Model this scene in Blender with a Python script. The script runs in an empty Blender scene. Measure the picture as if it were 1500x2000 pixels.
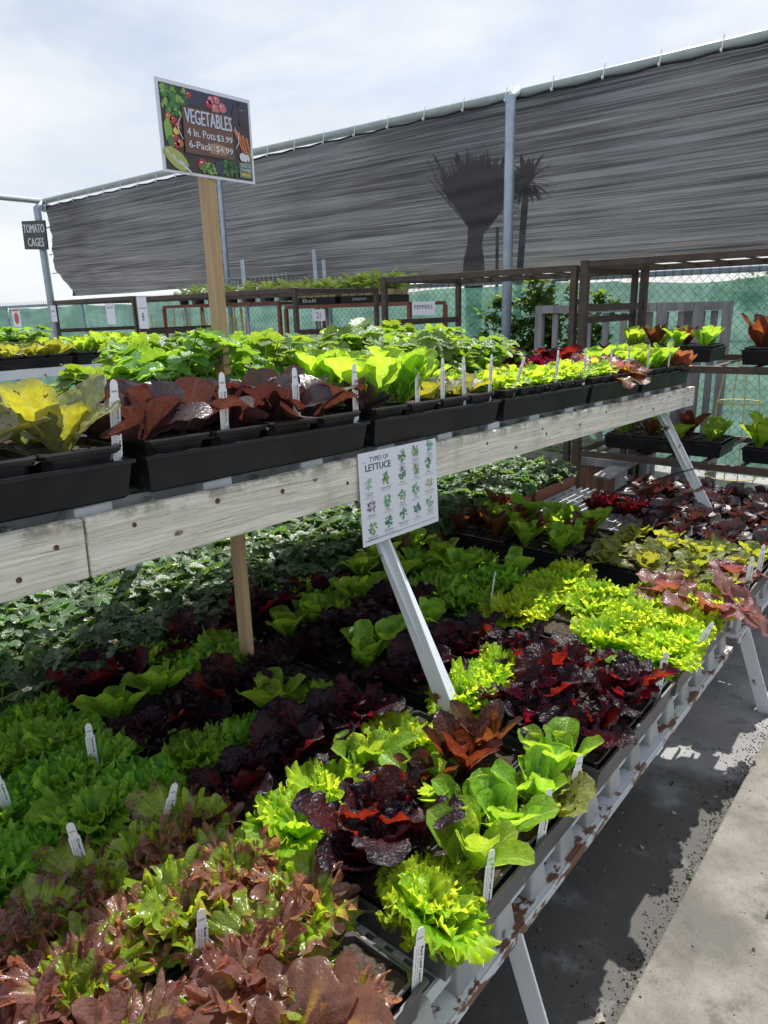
import bpy, math, random
import numpy as np
from mathutils import Vector, Matrix

random.seed(7)
RNG = np.random.default_rng(11)
S = bpy.context.scene
COL = S.collection
R = math.radians
PI = math.pi

# ------------------------------------------------------------------ helpers
class MB:
    """collects quads / polygons of several materials into one mesh"""
    def __init__(s):
        s.v = []; s.f = []; s.m = []
    def add(s, vs, fs, mi=0):
        b = len(s.v); s.v.extend([tuple(p) for p in vs])
        for f in fs:
            s.f.append(tuple(b + i for i in f)); s.m.append(mi)
    def box(s, c, d, rot=None, mi=0):
        x, y, z = d[0]/2, d[1]/2, d[2]/2
        vs = [Vector(p) for p in [(-x,-y,-z),(x,-y,-z),(x,y,-z),(-x,y,-z),(-x,-y,z),(x,-y,z),(x,y,z),(-x,y,z)]]
        if rot is not None: vs = [rot @ p for p in vs]
        c = Vector(c)
        s.add([p + c for p in vs], [(3,2,1,0),(4,5,6,7),(0,1,5,4),(1,2,6,5),(2,3,7,6),(3,0,4,7)], mi)
    def bar(s, p, q, w, h, up=(0,0,1), mi=0):
        p, q = Vector(p), Vector(q); d = q - p; L = d.length; d.normalize()
        up = Vector(up); sx = d.cross(up)
        if sx.length < 1e-4: sx = d.cross(Vector((0,1,0)))
        sx.normalize(); sz = sx.cross(d)
        m = Matrix((sx, d, sz)).transposed()
        s.box((p + q) / 2, (w, L, h), m, mi)
    def tube(s, pts, rad, n=8, mi=0, cap=True, closed=False):
        pts = [Vector(p) for p in pts]; k = len(pts)
        rads = rad if isinstance(rad, (list, tuple)) else [rad] * k
        rings = []; prev = None
        for i, p in enumerate(pts):
            if closed: d = pts[(i+1) % k] - pts[i-1]
            else: d = pts[min(i+1, k-1)] - pts[max(i-1, 0)]
            d.normalize()
            a = prev if prev is not None else (Vector((0,0,1)) if abs(d.z) < .9 else Vector((1,0,0)))
            x = (a - d * a.dot(d)).normalized(); prev = x; y = d.cross(x)
            rings.append([p + (x*math.cos(2*PI*j/n) + y*math.sin(2*PI*j/n)) * rads[i] for j in range(n)])
        vs = [q for r in rings for q in r]; fs = []
        for i in range(k if closed else k-1):
            i2 = (i+1) % k
            for j in range(n):
                j2 = (j+1) % n; fs.append((i*n+j, i*n+j2, i2*n+j2, i2*n+j))
        if cap and not closed:
            fs.append(tuple(range(n-1,-1,-1))); fs.append(tuple((k-1)*n+j for j in range(n)))
        s.add(vs, fs, mi)
    def mesh(s, name, mats, smooth=False):
        me = bpy.data.meshes.new(name)
        me.from_pydata(s.v, [], s.f)
        for m in mats: me.materials.append(m)
        me.polygons.foreach_set('material_index', s.m)
        if smooth: me.polygons.foreach_set('use_smooth', [True]*len(s.f))
        me.update(); return me
    def build(s, name, mats, parent=None, smooth=False):
        if not isinstance(mats, (list, tuple)): mats = [mats]
        return link(name, s.mesh(name, mats, smooth), parent)

def link(name, me, parent=None):
    o = bpy.data.objects.new(name, me); COL.objects.link(o)
    if parent is not None: o.parent = parent
    return o
def tag(o, label=None, cat=None, group=None, kind=None):
    if label: o['label'] = label
    if cat: o['category'] = cat
    if group: o['group'] = group
    if kind: o['kind'] = kind
    return o
def empty(name, loc, label, cat, group=None, rot=(0,0,0)):
    o = bpy.data.objects.new(name, None); COL.objects.link(o); o.location = loc; o.rotation_euler = rot
    o.empty_display_size = .05
    return tag(o, label, cat, group)
def bevel(o, w, seg=2):
    m = o.modifiers.new('bevel', 'BEVEL'); m.width = w; m.segments = seg; m.limit_method = 'ANGLE'; return o

# ------------------------------------------------------------------ text
_TX = {}
def text2d(s):
    if s in _TX: return _TX[s]
    cu = bpy.data.curves.new('lettering', 'FONT'); cu.body = s; cu.size = 1; cu.resolution_u = 2
    ob = bpy.data.objects.new('lettering', cu); COL.objects.link(ob)
    dg = bpy.context.evaluated_depsgraph_get(); dg.update()
    me = bpy.data.meshes.new_from_object(ob.evaluated_get(dg))
    vs = [(v.co.x, v.co.y) for v in me.vertices]; fs = [tuple(p.vertices) for p in me.polygons]
    bpy.data.objects.remove(ob); bpy.data.meshes.remove(me); bpy.data.curves.remove(cu)
    x0 = min(v[0] for v in vs); x1 = max(v[0] for v in vs); y0 = min(v[1] for v in vs); y1 = max(v[1] for v in vs)
    _TX[s] = ([((x-x0)/(x1-x0), (y-y0)/(y1-y0)) for x, y in vs], fs, (x1-x0)/(y1-y0))
    return _TX[s]
class Flat2D:
    """flat printed artwork: shapes in (s right, t up) on a plane, laid in thin layers"""
    def __init__(s, O, U, V):
        s.O, s.U, s.V = Vector(O), Vector(U).normalized(), Vector(V).normalized(); s.N = s.U.cross(s.V).normalized(); s.mb = MB()
    def P(s, a, b, l): return s.O + s.U*a + s.V*b + s.N*(l*.0003)
    def poly(s, pts, layer, mi): s.mb.add([s.P(a, b, layer) for a, b in pts], [tuple(range(len(pts)))], mi)
    def rect(s, a0, b0, a1, b1, layer, mi): s.poly([(a0,b0),(a1,b0),(a1,b1),(a0,b1)], layer, mi)
    def blob(s, a, b, ra, rb, layer, mi, n=12, irr=0., rot=0.):
        pts = []
        for i in range(n):
            t = 2*PI*i/n; k = 1 + irr*random.uniform(-1,1); x = ra*k*math.cos(t); y = rb*k*math.sin(t)
            pts.append((a + x*math.cos(rot) - y*math.sin(rot), b + x*math.sin(rot) + y*math.cos(rot)))
        s.poly(pts, layer, mi)
    def text(s, txt, a, b, w, h, layer, mi, vertical=False, bold=0):
        vs, fs, _ = text2d(txt)
        for k in range(2 if bold else 1):
            o = bold * k
            if vertical: q = [s.P(a + y*h + o, b - x*w, layer + k*.3) for x, y in vs]
            else: q = [s.P(a + x*w + o, b + y*h, layer + k*.3) for x, y in vs]
            s.mb.add(q, fs, mi)

# ------------------------------------------------------------------ materials
def nd(nt, typ, ins=None, **props):
    n = nt.nodes.new(typ)
    for k, v in props.items(): setattr(n, k, v)
    for k, v in (ins or {}).items():
        sk = n.inputs[k]
        if isinstance(v, bpy.types.NodeSocket): nt.links.new(v, sk)
        else:
            if isinstance(v, (tuple, list)) and len(v) == 3 and sk.type == 'RGBA': v = (*v, 1)
            sk.default_value = v
    return n
def newmat(name):
    m = bpy.data.materials.new(name); m.use_nodes = True; nt = m.node_tree; nt.nodes.clear()
    return m, nt, nd(nt, 'ShaderNodeOutputMaterial')
def mixc(nt, f, a, b, blend='MIX'):
    n = nd(nt, 'ShaderNodeMix', data_type='RGBA', blend_type=blend)
    for idx, v in ((0, f), (6, a), (7, b)):
        sk = n.inputs[idx]
        if isinstance(v, bpy.types.NodeSocket): nt.links.new(v, sk)
        else: sk.default_value = (*v, 1) if isinstance(v, (tuple, list)) and len(v) == 3 else v
    return n.outputs[2]
def math_(nt, op, a, b=None, c=None):
    n = nd(nt, 'ShaderNodeMath', operation=op)
    for i, v in enumerate((a, b, c)):
        if v is None: continue
        if isinstance(v, bpy.types.NodeSocket): nt.links.new(v, n.inputs[i])
        else: n.inputs[i].default_value = v
    return n.outputs[0]
def ramp(nt, v, lo, hi, a=0., b=1., smooth=True):
    return nd(nt, 'ShaderNodeMapRange', {0: v, 1: lo, 2: hi, 3: a, 4: b}, interpolation_type='SMOOTHSTEP' if smooth else 'LINEAR').outputs[0]
def noise(nt, vec, scale, detail=4., rough=.55, dist=0.):
    return nd(nt, 'ShaderNodeTexNoise', {'Vector': vec, 'Scale': scale, 'Detail': detail, 'Roughness': rough, 'Distortion': dist}).outputs[0]
def objvec(nt, sc=(1,1,1), out='Object'):
    tc = nd(nt, 'ShaderNodeTexCoord')
    return nd(nt, 'ShaderNodeMapping', {'Vector': tc.outputs[out], 'Scale': sc}).outputs[0]

def surf(name, col, col2=None, rough=.6, ns=8., nstretch=(1,1,1), amt=1., metal=0., bump=.0, bscale=40., spec=.5, lo=.35, hi=.65,
         col3=None, n3=3., lo3=.5, hi3=.6):
    m, nt, out = newmat(name)
    v = objvec(nt, nstretch)
    c = col
    if col2 is not None: c = mixc(nt, ramp(nt, noise(nt, v, ns, 6.), lo, hi), col, col2)
    if col3 is not None: c = mixc(nt, ramp(nt, noise(nt, v, n3, 7., .65), lo3, hi3), c, col3)
    ins = {'Base Color': c, 'Roughness': rough, 'Metallic': metal, 'Specular IOR Level': spec}
    if bump:
        ins['Normal'] = nd(nt, 'ShaderNodeBump', {'Strength': bump, 'Distance': .01, 'Height': noise(nt, v, bscale, 5.)}).outputs[0]
    p = nd(nt, 'ShaderNodeBsdfPrincipled', ins); nt.links.new(p.outputs[0], out.inputs[0]); return m

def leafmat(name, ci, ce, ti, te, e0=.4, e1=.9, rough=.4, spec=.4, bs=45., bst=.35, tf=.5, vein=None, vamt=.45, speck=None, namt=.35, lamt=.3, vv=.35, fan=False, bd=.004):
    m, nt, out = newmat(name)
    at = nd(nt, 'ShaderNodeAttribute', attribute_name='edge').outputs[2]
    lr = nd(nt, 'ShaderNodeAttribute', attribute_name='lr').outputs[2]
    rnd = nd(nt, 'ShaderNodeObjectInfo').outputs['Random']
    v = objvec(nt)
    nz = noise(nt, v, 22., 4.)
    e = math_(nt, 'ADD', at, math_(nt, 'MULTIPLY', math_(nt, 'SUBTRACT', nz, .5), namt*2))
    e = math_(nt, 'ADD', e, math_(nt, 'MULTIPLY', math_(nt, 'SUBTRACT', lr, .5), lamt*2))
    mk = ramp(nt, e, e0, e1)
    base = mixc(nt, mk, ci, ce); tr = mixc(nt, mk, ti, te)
    uv = nd(nt, 'ShaderNodeUVMap', uv_map='UVMap').outputs[0]
    sx = nd(nt, 'ShaderNodeSeparateXYZ', {0: uv})
    u = math_(nt, 'ABSOLUTE', math_(nt, 'SUBTRACT', math_(nt, 'MULTIPLY', sx.outputs[0], 2.), 1.))
    mid = ramp(nt, u, .02, .09, 1., 0.)
    ph = math_(nt, 'SINE', math_(nt, 'MULTIPLY', math_(nt, 'ADD', math_(nt, 'SUBTRACT', math_(nt, 'MULTIPLY', sx.outputs[1], 8.), math_(nt, 'MULTIPLY', u, 2.6)), math_(nt, 'MULTIPLY', nz, .6)), 2*PI))
    side = math_(nt, 'MULTIPLY', ramp(nt, ph, .86, 1.), ramp(nt, u, .5, 1., .8, 0.))
    vm = math_(nt, 'MAXIMUM', mid, side)
    if fan:
        fv = math_(nt, 'ABSOLUTE', math_(nt, 'SINE', math_(nt, 'ADD', math_(nt, 'MULTIPLY', sx.outputs[0], 26.), math_(nt, 'MULTIPLY', nz, 5.))))
        vm = math_(nt, 'MAXIMUM', math_(nt, 'MULTIPLY', mid, ramp(nt, sx.outputs[1], .3, .9, .9, 0.)), math_(nt, 'MULTIPLY', ramp(nt, fv, .10, .0), ramp(nt, sx.outputs[1], .5, .85, .55, 0.)))
    if vein is None: vein = tuple(min(1, x*1.8+.04) for x in ti)
    base = mixc(nt, math_(nt, 'MULTIPLY', vm, vamt), base, vein)
    tr = mixc(nt, math_(nt, 'MULTIPLY', vm, vamt), tr, vein)
    if speck:
        sp = ramp(nt, noise(nt, v, speck[1], 3., .6), speck[2], speck[2]+.06)
        base = mixc(nt, sp, base, speck[0]); tr = mixc(nt, sp, tr, tuple(x*.7 for x in speck[0]))
    mot = ramp(nt, noise(nt, v, 75., 5., .65), .3, .7, .72, 1.22, False)
    val = math_(nt, 'ADD', 1-vv/2, math_(nt, 'MULTIPLY', math_(nt, 'ADD', rnd, lr), vv/2))
    val = math_(nt, 'MULTIPLY', val, mot)
    hue = math_(nt, 'ADD', .488, math_(nt, 'MULTIPLY', rnd, .024))
    base = nd(nt, 'ShaderNodeHueSaturation', {'Color': base, 'Value': val, 'Hue': hue}).outputs[0]
    tr = nd(nt, 'ShaderNodeHueSaturation', {'Color': tr, 'Value': val, 'Hue': hue}).outputs[0]
    h = math_(nt, 'SUBTRACT', noise(nt, v, bs, 3., .5), math_(nt, 'MULTIPLY', vm, .35))
    ret = nd(nt, 'ShaderNodeTexVoronoi', {'Vector': v, 'Scale': 150. if fan else 110.}, feature='DISTANCE_TO_EDGE').outputs[0]
    h = math_(nt, 'ADD', h, math_(nt, 'MULTIPLY', ramp(nt, ret, 0., .3), .2 if fan else .42))
    bp = nd(nt, 'ShaderNodeBump', {'Strength': bst, 'Distance': bd, 'Height': h}).outputs[0]
    p = nd(nt, 'ShaderNodeBsdfPrincipled', {'Base Color': base, 'Roughness': rough, 'Specular IOR Level': spec, 'Normal': bp})
    t = nd(nt, 'ShaderNodeBsdfTranslucent', {'Color': tr, 'Normal': bp})
    mx = nd(nt, 'ShaderNodeMixShader', {0: tf, 1: p.outputs[0], 2: t.outputs[0]})
    nt.links.new(mx.outputs[0], out.inputs[0]); return m

M = {}
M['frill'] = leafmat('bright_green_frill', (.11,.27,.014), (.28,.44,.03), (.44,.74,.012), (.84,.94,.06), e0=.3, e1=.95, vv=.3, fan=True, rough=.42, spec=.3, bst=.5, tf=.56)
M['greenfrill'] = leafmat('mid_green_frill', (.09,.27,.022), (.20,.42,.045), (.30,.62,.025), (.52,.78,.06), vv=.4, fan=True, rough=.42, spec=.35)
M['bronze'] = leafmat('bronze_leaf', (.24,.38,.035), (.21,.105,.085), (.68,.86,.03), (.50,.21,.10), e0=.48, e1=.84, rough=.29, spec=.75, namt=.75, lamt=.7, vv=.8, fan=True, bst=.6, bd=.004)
M['brownleaf'] = leafmat('smooth_bronze_leaf', (.17,.11,.04), (.15,.075,.06), (.5,.26,.03), (.36,.12,.05), e0=.3, e1=.8, rough=.34, fan=True)
M['darkred'] = leafmat('dark_red_leaf', (.022,.008,.014), (.010,.006,.014), (.52,.018,.014), (.06,.006,.018), e0=.15, e1=.7, rough=.44, spec=.34, bs=50., bst=.6, tf=.36, vein=(.16,.02,.02), vamt=.3, bd=.004, lamt=.5)
M['lollo'] = leafmat('red_frill_leaf', (.08,.012,.018), (.035,.006,.014), (.42,.012,.02), (.22,.008,.02), rough=.3, tf=.45, vein=(.2,.03,.04), fan=True)
M['romaine'] = leafmat('romaine_leaf', (.15,.33,.03), (.17,.35,.03), (.46,.72,.03), (.60,.80,.05), e0=.1, e1=.9, rough=.40, spec=.35, vein=(.52,.68,.22), vamt=.5, vv=.3)
M['brownrom'] = leafmat('brown_romaine_leaf', (.08,.05,.025), (.045,.022,.022), (.30,.085,.015), (.22,.05,.015), e0=.2, e1=.9, rough=.34, spec=.5, vein=(.36,.14,.05), vv=.4)
M['darkrom'] = leafmat('dark_romaine_leaf', (.060,.042,.052), (.070,.054,.070), (.125,.032,.018), (.09,.022,.016), e0=.2, e1=1., rough=.36, spec=.7, bs=60., bst=.3, vein=(.18,.08,.07), vamt=.3, tf=.40)
M['speckled'] = leafmat('speckled_leaf', (.22,.26,.12), (.29,.29,.20), (.62,.54,.015), (.22,.24,.06), e0=.25, e1=.75, rough=.40, spec=.5, vein=(.36,.42,.2), speck=((.15,.06,.03), 95., .62), vv=.35, lamt=.75, tf=.42)
M['speckgreen'] = leafmat('freckled_leaf', (.16,.21,.07), (.19,.22,.09), (.50,.55,.03), (.55,.52,.04), e0=.2, e1=.9, rough=.42, vein=(.35,.42,.15), speck=((.09,.06,.03), 110., .60), vv=.4)
M['purple'] = leafmat('purple_leaf', (.22,.13,.07), (.27,.14,.14), (.50,.19,.06), (.42,.12,.12), e0=.2, e1=.7, rough=.34, spec=.5, vein=(.42,.17,.18), vv=.4)
M['smallgreen'] = leafmat('yellow_green_leaf', (.15,.31,.022), (.21,.37,.03), (.52,.74,.025), (.72,.86,.05), e0=.3, e1=.9, rough=.38, vv=.3)
M['straw'] = leafmat('strawberry_leaf', (.085,.15,.075), (.10,.165,.09), (.22,.40,.05), (.26,.44,.06), e0=.3, e1=1., rough=.40, spec=.55, bs=30., bst=.3, tf=.36, vein=(.14,.24,.12), vamt=.4, vv=.7)
M['strawhi'] = leafmat('sunlit_strawberry_leaf', (.10,.21,.05), (.12,.24,.06), (.38,.60,.03), (.48,.68,.05), e0=.3, e1=1., rough=.40, spec=.42, bs=30., bst=.3, tf=.40, vein=(.2,.34,.1), vv=.7)  # brighter copy of the strawberry leaf, sunlight on the upper plants put into its colour
M['pepper'] = leafmat('seedling_leaf', (.22,.33,.13), (.26,.38,.17), (.50,.66,.12), (.56,.70,.16), rough=.36, spec=.6, vv=.4)
M['onion'] = leafmat('onion_leaf', (.12,.22,.12), (.14,.22,.12), (.3,.45,.2), (.3,.45,.2), rough=.45, bst=.1)
M['vine'] = leafmat('vine_leaf', (.06,.13,.035), (.07,.14,.035), (.18,.32,.04), (.2,.34,.05), rough=.45, vv=.6)
M['treeleaf'] = leafmat('tree_leaf', (.05,.09,.03), (.06,.10,.03), (.12,.2,.04), (.14,.22,.04), rough=.5, vv=.6)
M['palm'] = surf('palm_frond', (.012,.016,.010), (.02,.022,.014), rough=.8, spec=.1)
M['stem'] = surf('plant_stem', (.16,.28,.05), (.22,.3,.09), rough=.5)
M['petal'] = surf('white_petal', (.82,.82,.76), rough=.6)
M['pollen'] = surf('yellow_pollen', (.6,.42,.05), rough=.7)
M['tray'] = surf('black_tray_plastic', (.007,.008,.010), (.014,.015,.018), rough=.40, ns=12., bump=.08, bscale=60., spec=.28, col3=(.05,.048,.045), n3=22., lo3=.62, hi3=.72)
M['traygrey'] = surf('lit_grey_tray_plastic', (.05,.052,.058), (.10,.10,.105), rough=.42, ns=10., col3=(.16,.155,.15), n3=25., lo3=.6, hi3=.7)  # sunlight on the black walkway trays put into a greyer colour; also grey pots
M['insert'] = surf('black_cell_plastic', (.016,.016,.018), (.03,.03,.033), rough=.26, ns=20., spec=.6)
M['terra'] = surf('terracotta_tray_plastic', (.24,.075,.045), (.30,.11,.07), rough=.5)
M['tan'] = surf('tan_fibre_pot', (.42,.31,.17), (.5,.38,.22), rough=.8)
M['soil'] = surf('potting_soil', (.022,.015,.010), (.06,.04,.027), rough=.95, ns=70., bump=.8, bscale=90., col3=(.45,.43,.38), n3=170., lo3=.655, hi3=.68)
M['whitemetal'] = surf('white_painted_metal', (.62,.66,.72), (.70,.73,.77), rough=.42, ns=4., col3=(.14,.055,.025), n3=13., lo3=.60, hi3=.635, bump=.1)
M['railpaint'] = surf('rusting_white_rail', (.46,.49,.54), (.56,.59,.62), rough=.42, ns=4., nstretch=(1,.6,1.4), col3=(.13,.055,.028), n3=26., lo3=.52, hi3=.56, bump=.15)
M['block'] = surf('scuffed_grey_block', (.25,.265,.28), (.36,.37,.375), rough=.55, ns=14., col3=(.12,.10,.085), n3=20., lo3=.60, hi3=.68)
M['grate'] = surf('pale_grating_plastic', (.50,.54,.58), (.6,.62,.64), rough=.5, ns=8.)
M['rust'] = surf('rusty_steel', (.05,.04,.037), (.085,.055,.042), rough=.7, ns=14., bump=.3, bscale=80., col3=(.16,.12,.09), n3=40., lo3=.62, hi3=.7)
M['redrust'] = surf('red_brown_steel', (.16,.05,.035), (.22,.08,.05), rough=.7, ns=14.)
M['galv'] = surf('galvanised_pipe', (.30,.37,.46), (.38,.45,.53), rough=.42, ns=10., metal=.35, bump=.05)
M['galvgreen'] = surf('weathered_top_pipe', (.30,.36,.36), (.36,.42,.42), rough=.5, ns=10., metal=.2)
M['wire'] = surf('fence_wire', (.10,.13,.12), rough=.5, metal=.6)
M['white'] = surf('white_plastic_tag', (.80,.82,.85), rough=.4)
M['paper'] = surf('white_print_board', (.70,.72,.82), rough=.35)
M['ink'] = surf('black_ink', (.03,.035,.045), rough=.6)
M['greywood'] = surf('weathered_grey_wood', (.20,.20,.22), (.32,.31,.32), rough=.8, ns=7., nstretch=(3,3,.5), bump=.3)
M['plankbox'] = surf('red_brown_boards', (.10,.045,.025), (.22,.12,.07), rough=.8, ns=9., nstretch=(6,6,.4), bump=.3)
M['stake'] = surf('pine_stake', (.42,.28,.155), (.54,.38,.225), rough=.7, ns=9., nstretch=(9,9,.5), bump=.35, bscale=30.)
M['bamboo'] = surf('yellow_bamboo', (.55,.42,.10), (.5,.34,.12), rough=.5, ns=6.)
M['cage'] = surf('yellow_cage_wire', (.62,.55,.18), rough=.4)
M['knot'] = surf('weathered_knot', (.30,.24,.17), (.16,.11,.07), rough=.85, ns=90., bump=.3)
M['nail'] = surf('rusted_nail', (.07,.03,.018), (.13,.06,.03), rough=.8, ns=60.)
M['dark'] = surf('dark_strap', (.015,.015,.017), rough=.5)
M['blackboard'] = surf('black_sign_board', (.03,.034,.035), (.05,.055,.055), rough=.6)
M['silverpaint'] = surf('white_stencil_paint', (.55,.6,.66), rough=.6)
M['concrete_side'] = surf('concrete_side', (.16,.155,.145), rough=.9)
M['litter'] = surf('dry_leaf_litter', (.10,.075,.045), (.32,.31,.28), rough=.9, ns=30.)

def plank_mat():
    m, nt, out = newmat('whitewashed_plank')
    v = objvec(nt, (34, 1.3, 34))
    g = noise(nt, v, 3.2, 9., .65, .7)
    v2 = objvec(nt, (60, 2.2, 60)); g2 = noise(nt, v2, 3., 5., .6, .3)
    v3 = objvec(nt, (1.5, 1.5, 1.5)); st = noise(nt, v3, 5., 6., .6)
    c = mixc(nt, ramp(nt, g, .42, .62), (.70,.665,.59), (.88,.85,.775))
    c = mixc(nt, math_(nt, 'MULTIPLY', ramp(nt, g2, .58, .70), .6), c, (.21,.17,.125))
    c = mixc(nt, math_(nt, 'MULTIPLY', ramp(nt, st, .52, .68), .35), c, (.28,.265,.22))
    tc = nd(nt, 'ShaderNodeTexCoord'); sp = nd(nt, 'ShaderNodeSeparateXYZ', {0: tc.outputs['Object']})
    alg = math_(nt, 'MULTIPLY', ramp(nt, sp.outputs[2], .012, .048), ramp(nt, noise(nt, v3, 14., 5., .7), .44, .6))
    c = mixc(nt, math_(nt, 'MULTIPLY', alg, .65), c, (.10,.095,.06))
    h = math_(nt, 'ADD', g, math_(nt, 'MULTIPLY', g2, -.8))
    bp = nd(nt, 'ShaderNodeBump', {'Strength': .9, 'Distance': .006, 'Height': h}).outputs[0]
    p = nd(nt, 'ShaderNodeBsdfPrincipled', {'Base Color': c, 'Roughness': .75, 'Normal': bp, 'Specular IOR Level': .3})
    nt.links.new(p.outputs[0], out.inputs[0]); return m
M['plank'] = plank_mat()

def concrete_mat(name, a, b, dark, streak=True):
    m, nt, out = newmat(name)
    v = objvec(nt)
    c = mixc(nt, ramp(nt, noise(nt, v, 3.5, 8., .65), .35, .65), a, b)
    c = mixc(nt, math_(nt, 'MULTIPLY', ramp(nt, noise(nt, v, 9., 9., .7), .52, .68), .6), c, dark)
    c = mixc(nt, math_(nt, 'MULTIPLY', ramp(nt, noise(nt, v, 170., 3., .6), .66, .74), .7), c, tuple(x*.5 for x in dark))
    fine = noise(nt, objvec(nt, (1,1,1)), 190., 4., .6)
    strk = noise(nt, objvec(nt, (110, 22, 1)), 2.2, 6., .7)
    h = math_(nt, 'ADD', fine, math_(nt, 'MULTIPLY', strk, 1.3 if streak else .2))
    bp = nd(nt, 'ShaderNodeBump', {'Strength': .55, 'Distance': .004, 'Height': h}).outputs[0]
    if streak: c = mixc(nt, math_(nt, 'MULTIPLY', ramp(nt, strk, .50, .70), .32), c, dark)
    p = nd(nt, 'ShaderNodeBsdfPrincipled', {'Base Color': c, 'Roughness': .85, 'Normal': bp, 'Specular IOR Level': .3})
    nt.links.new(p.outputs[0], out.inputs[0]); return m
M['slab'] = concrete_mat('broom_finished_concrete', (.12,.113,.10), (.25,.235,.208), (.055,.052,.048))
M['ground'] = concrete_mat('worn_asphalt', (.20,.20,.205), (.30,.30,.30), (.10,.10,.105), False)
def shade_and_damp(m):   # bench shade with wet dirt, put into the asphalt's colour before the sunlit patch
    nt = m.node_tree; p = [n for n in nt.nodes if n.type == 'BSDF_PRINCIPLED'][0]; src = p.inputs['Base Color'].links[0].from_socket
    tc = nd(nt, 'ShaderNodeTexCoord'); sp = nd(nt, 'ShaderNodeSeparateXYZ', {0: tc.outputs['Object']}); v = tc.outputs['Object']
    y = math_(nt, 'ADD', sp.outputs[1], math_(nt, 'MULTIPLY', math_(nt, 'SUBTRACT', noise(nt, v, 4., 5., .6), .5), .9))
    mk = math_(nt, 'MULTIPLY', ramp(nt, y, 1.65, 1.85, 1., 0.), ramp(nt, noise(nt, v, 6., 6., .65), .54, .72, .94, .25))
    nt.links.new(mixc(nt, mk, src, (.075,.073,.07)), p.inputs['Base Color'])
shade_and_damp(M['ground'])

def net_mat():
    m, nt, out = newmat('black_shade_net')
    v = objvec(nt, (.14, 1, 15)); a = noise(nt, v, 2.4, 8., .7, .2)
    v2 = objvec(nt, (.6, 1, 75)); b = noise(nt, v2, 2., 6., .65, .1)
    big = noise(nt, objvec(nt, (.3,1,.5)), 1.2, 3.)
    weave = noise(nt, objvec(nt, (34, 1, 210)), 1., 2., .5)
    k = math_(nt, 'ADD', math_(nt, 'MULTIPLY', a, .55), math_(nt, 'MULTIPLY', b, .45))
    k = math_(nt, 'ADD', k, math_(nt, 'MULTIPLY', math_(nt, 'SUBTRACT', big, .5), .35))
    open_ = ramp(nt, k, .38, .66, .015, .21)
    open_ = math_(nt, 'ADD', open_, ramp(nt, weave, .67, .74, 0., .16))
    col = mixc(nt, ramp(nt, k, .35, .65), (.008,.009,.013), (.028,.029,.034))
    d = nd(nt, 'ShaderNodeBsdfPrincipled', {'Base Color': col, 'Roughness': .7, 'Specular IOR Level': .15})
    tl = nd(nt, 'ShaderNodeBsdfTranslucent', {'Color': (.04,.04,.045)})
    mx = nd(nt, 'ShaderNodeMixShader', {0: .4, 1: d.outputs[0], 2: tl.outputs[0]})
    tr = nd(nt, 'ShaderNodeBsdfTransparent', {'Color': (1,1,1)})
    m2 = nd(nt, 'ShaderNodeMixShader', {0: open_, 1: mx.outputs[0], 2: tr.outputs[0]})
    nt.links.new(m2.outputs[0], out.inputs[0]); return m
M['net'] = net_mat()
def screen_mat():
    m, nt, out = newmat('green_windscreen_mesh')
    a = noise(nt, objvec(nt, (.6,1,4)), 2.5, 6., .6, .6)
    b = noise(nt, objvec(nt, (3,1,1.)), 2., 4., .6)
    col = mixc(nt, ramp(nt, a, .4, .6), (.022,.085,.062), (.06,.16,.12))
    d = nd(nt, 'ShaderNodeBsdfDiffuse', {'Color': col})
    tl = nd(nt, 'ShaderNodeBsdfTranslucent', {'Color': mixc(nt, ramp(nt, math_(nt, 'MULTIPLY', math_(nt, 'ADD', a, b), .5), .4, .6), (.05,.15,.115), (.14,.29,.23))})
    mx = nd(nt, 'ShaderNodeMixShader', {0: .55, 1: d.outputs[0], 2: tl.outputs[0]})
    tr = nd(nt, 'ShaderNodeBsdfTransparent', {'Color': (.8,1,.95)})
    m2 = nd(nt, 'ShaderNodeMixShader', {0: .14, 1: mx.outputs[0], 2: tr.outputs[0]})
    nt.links.new(m2.outputs[0], out.inputs[0]); return m
M['screen'] = screen_mat()
def flat(name, c, rough=.5): return surf(name, c, rough=rough)

# ------------------------------------------------------------------ leaves
class LB:
    def __init__(s): s.V=[]; s.F=[]; s.U=[]; s.E=[]; s.L=[]; s.Mi=[]; s.n=0
    def add(s, V, F, U, E, lr, mi=0):
        s.V.append(V); s.F.append(F + s.n); s.U.append(U); s.E.append(E); s.L.append(np.full(len(V), lr)); s.Mi.append(np.full(len(F), mi)); s.n += len(V)
    def mesh(s, name, mats):
        V = np.concatenate(s.V); F = np.concatenate(s.F).astype(np.int32); U = np.concatenate(s.U); E = np.concatenate(s.E); L = np.concatenate(s.L); Mi = np.concatenate(s.Mi).astype(np.int32)
        me = bpy.data.meshes.new(name); nf = len(F)
        me.vertices.add(len(V)); me.vertices.foreach_set('co', V.astype(np.float32).ravel())
        me.loops.add(nf*4); me.loops.foreach_set('vertex_index', F.ravel())
        me.polygons.add(nf); me.polygons.foreach_set('loop_start', np.arange(0, nf*4, 4, dtype=np.int32))
        for m in mats: me.materials.append(m)
        me.polygons.foreach_set('material_index', Mi)
        me.update(calc_edges=True); me.validate()
        me.polygons.foreach_set('use_smooth', np.ones(len(me.polygons), dtype=bool))
        uv = me.uv_layers.new(name='UVMap'); idx = np.empty(len(me.loops), dtype=np.int32); me.loops.foreach_get('vertex_index', idx)
        uv.data.foreach_set('uv', U[idx].astype(np.float32).ravel())
        for nm, A in (('edge', E), ('lr', L)):
            a = me.attributes.new(nm, 'FLOAT', 'POINT'); a.data.foreach_set('value', A.astype(np.float32))
        me.update(); return me
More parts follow.
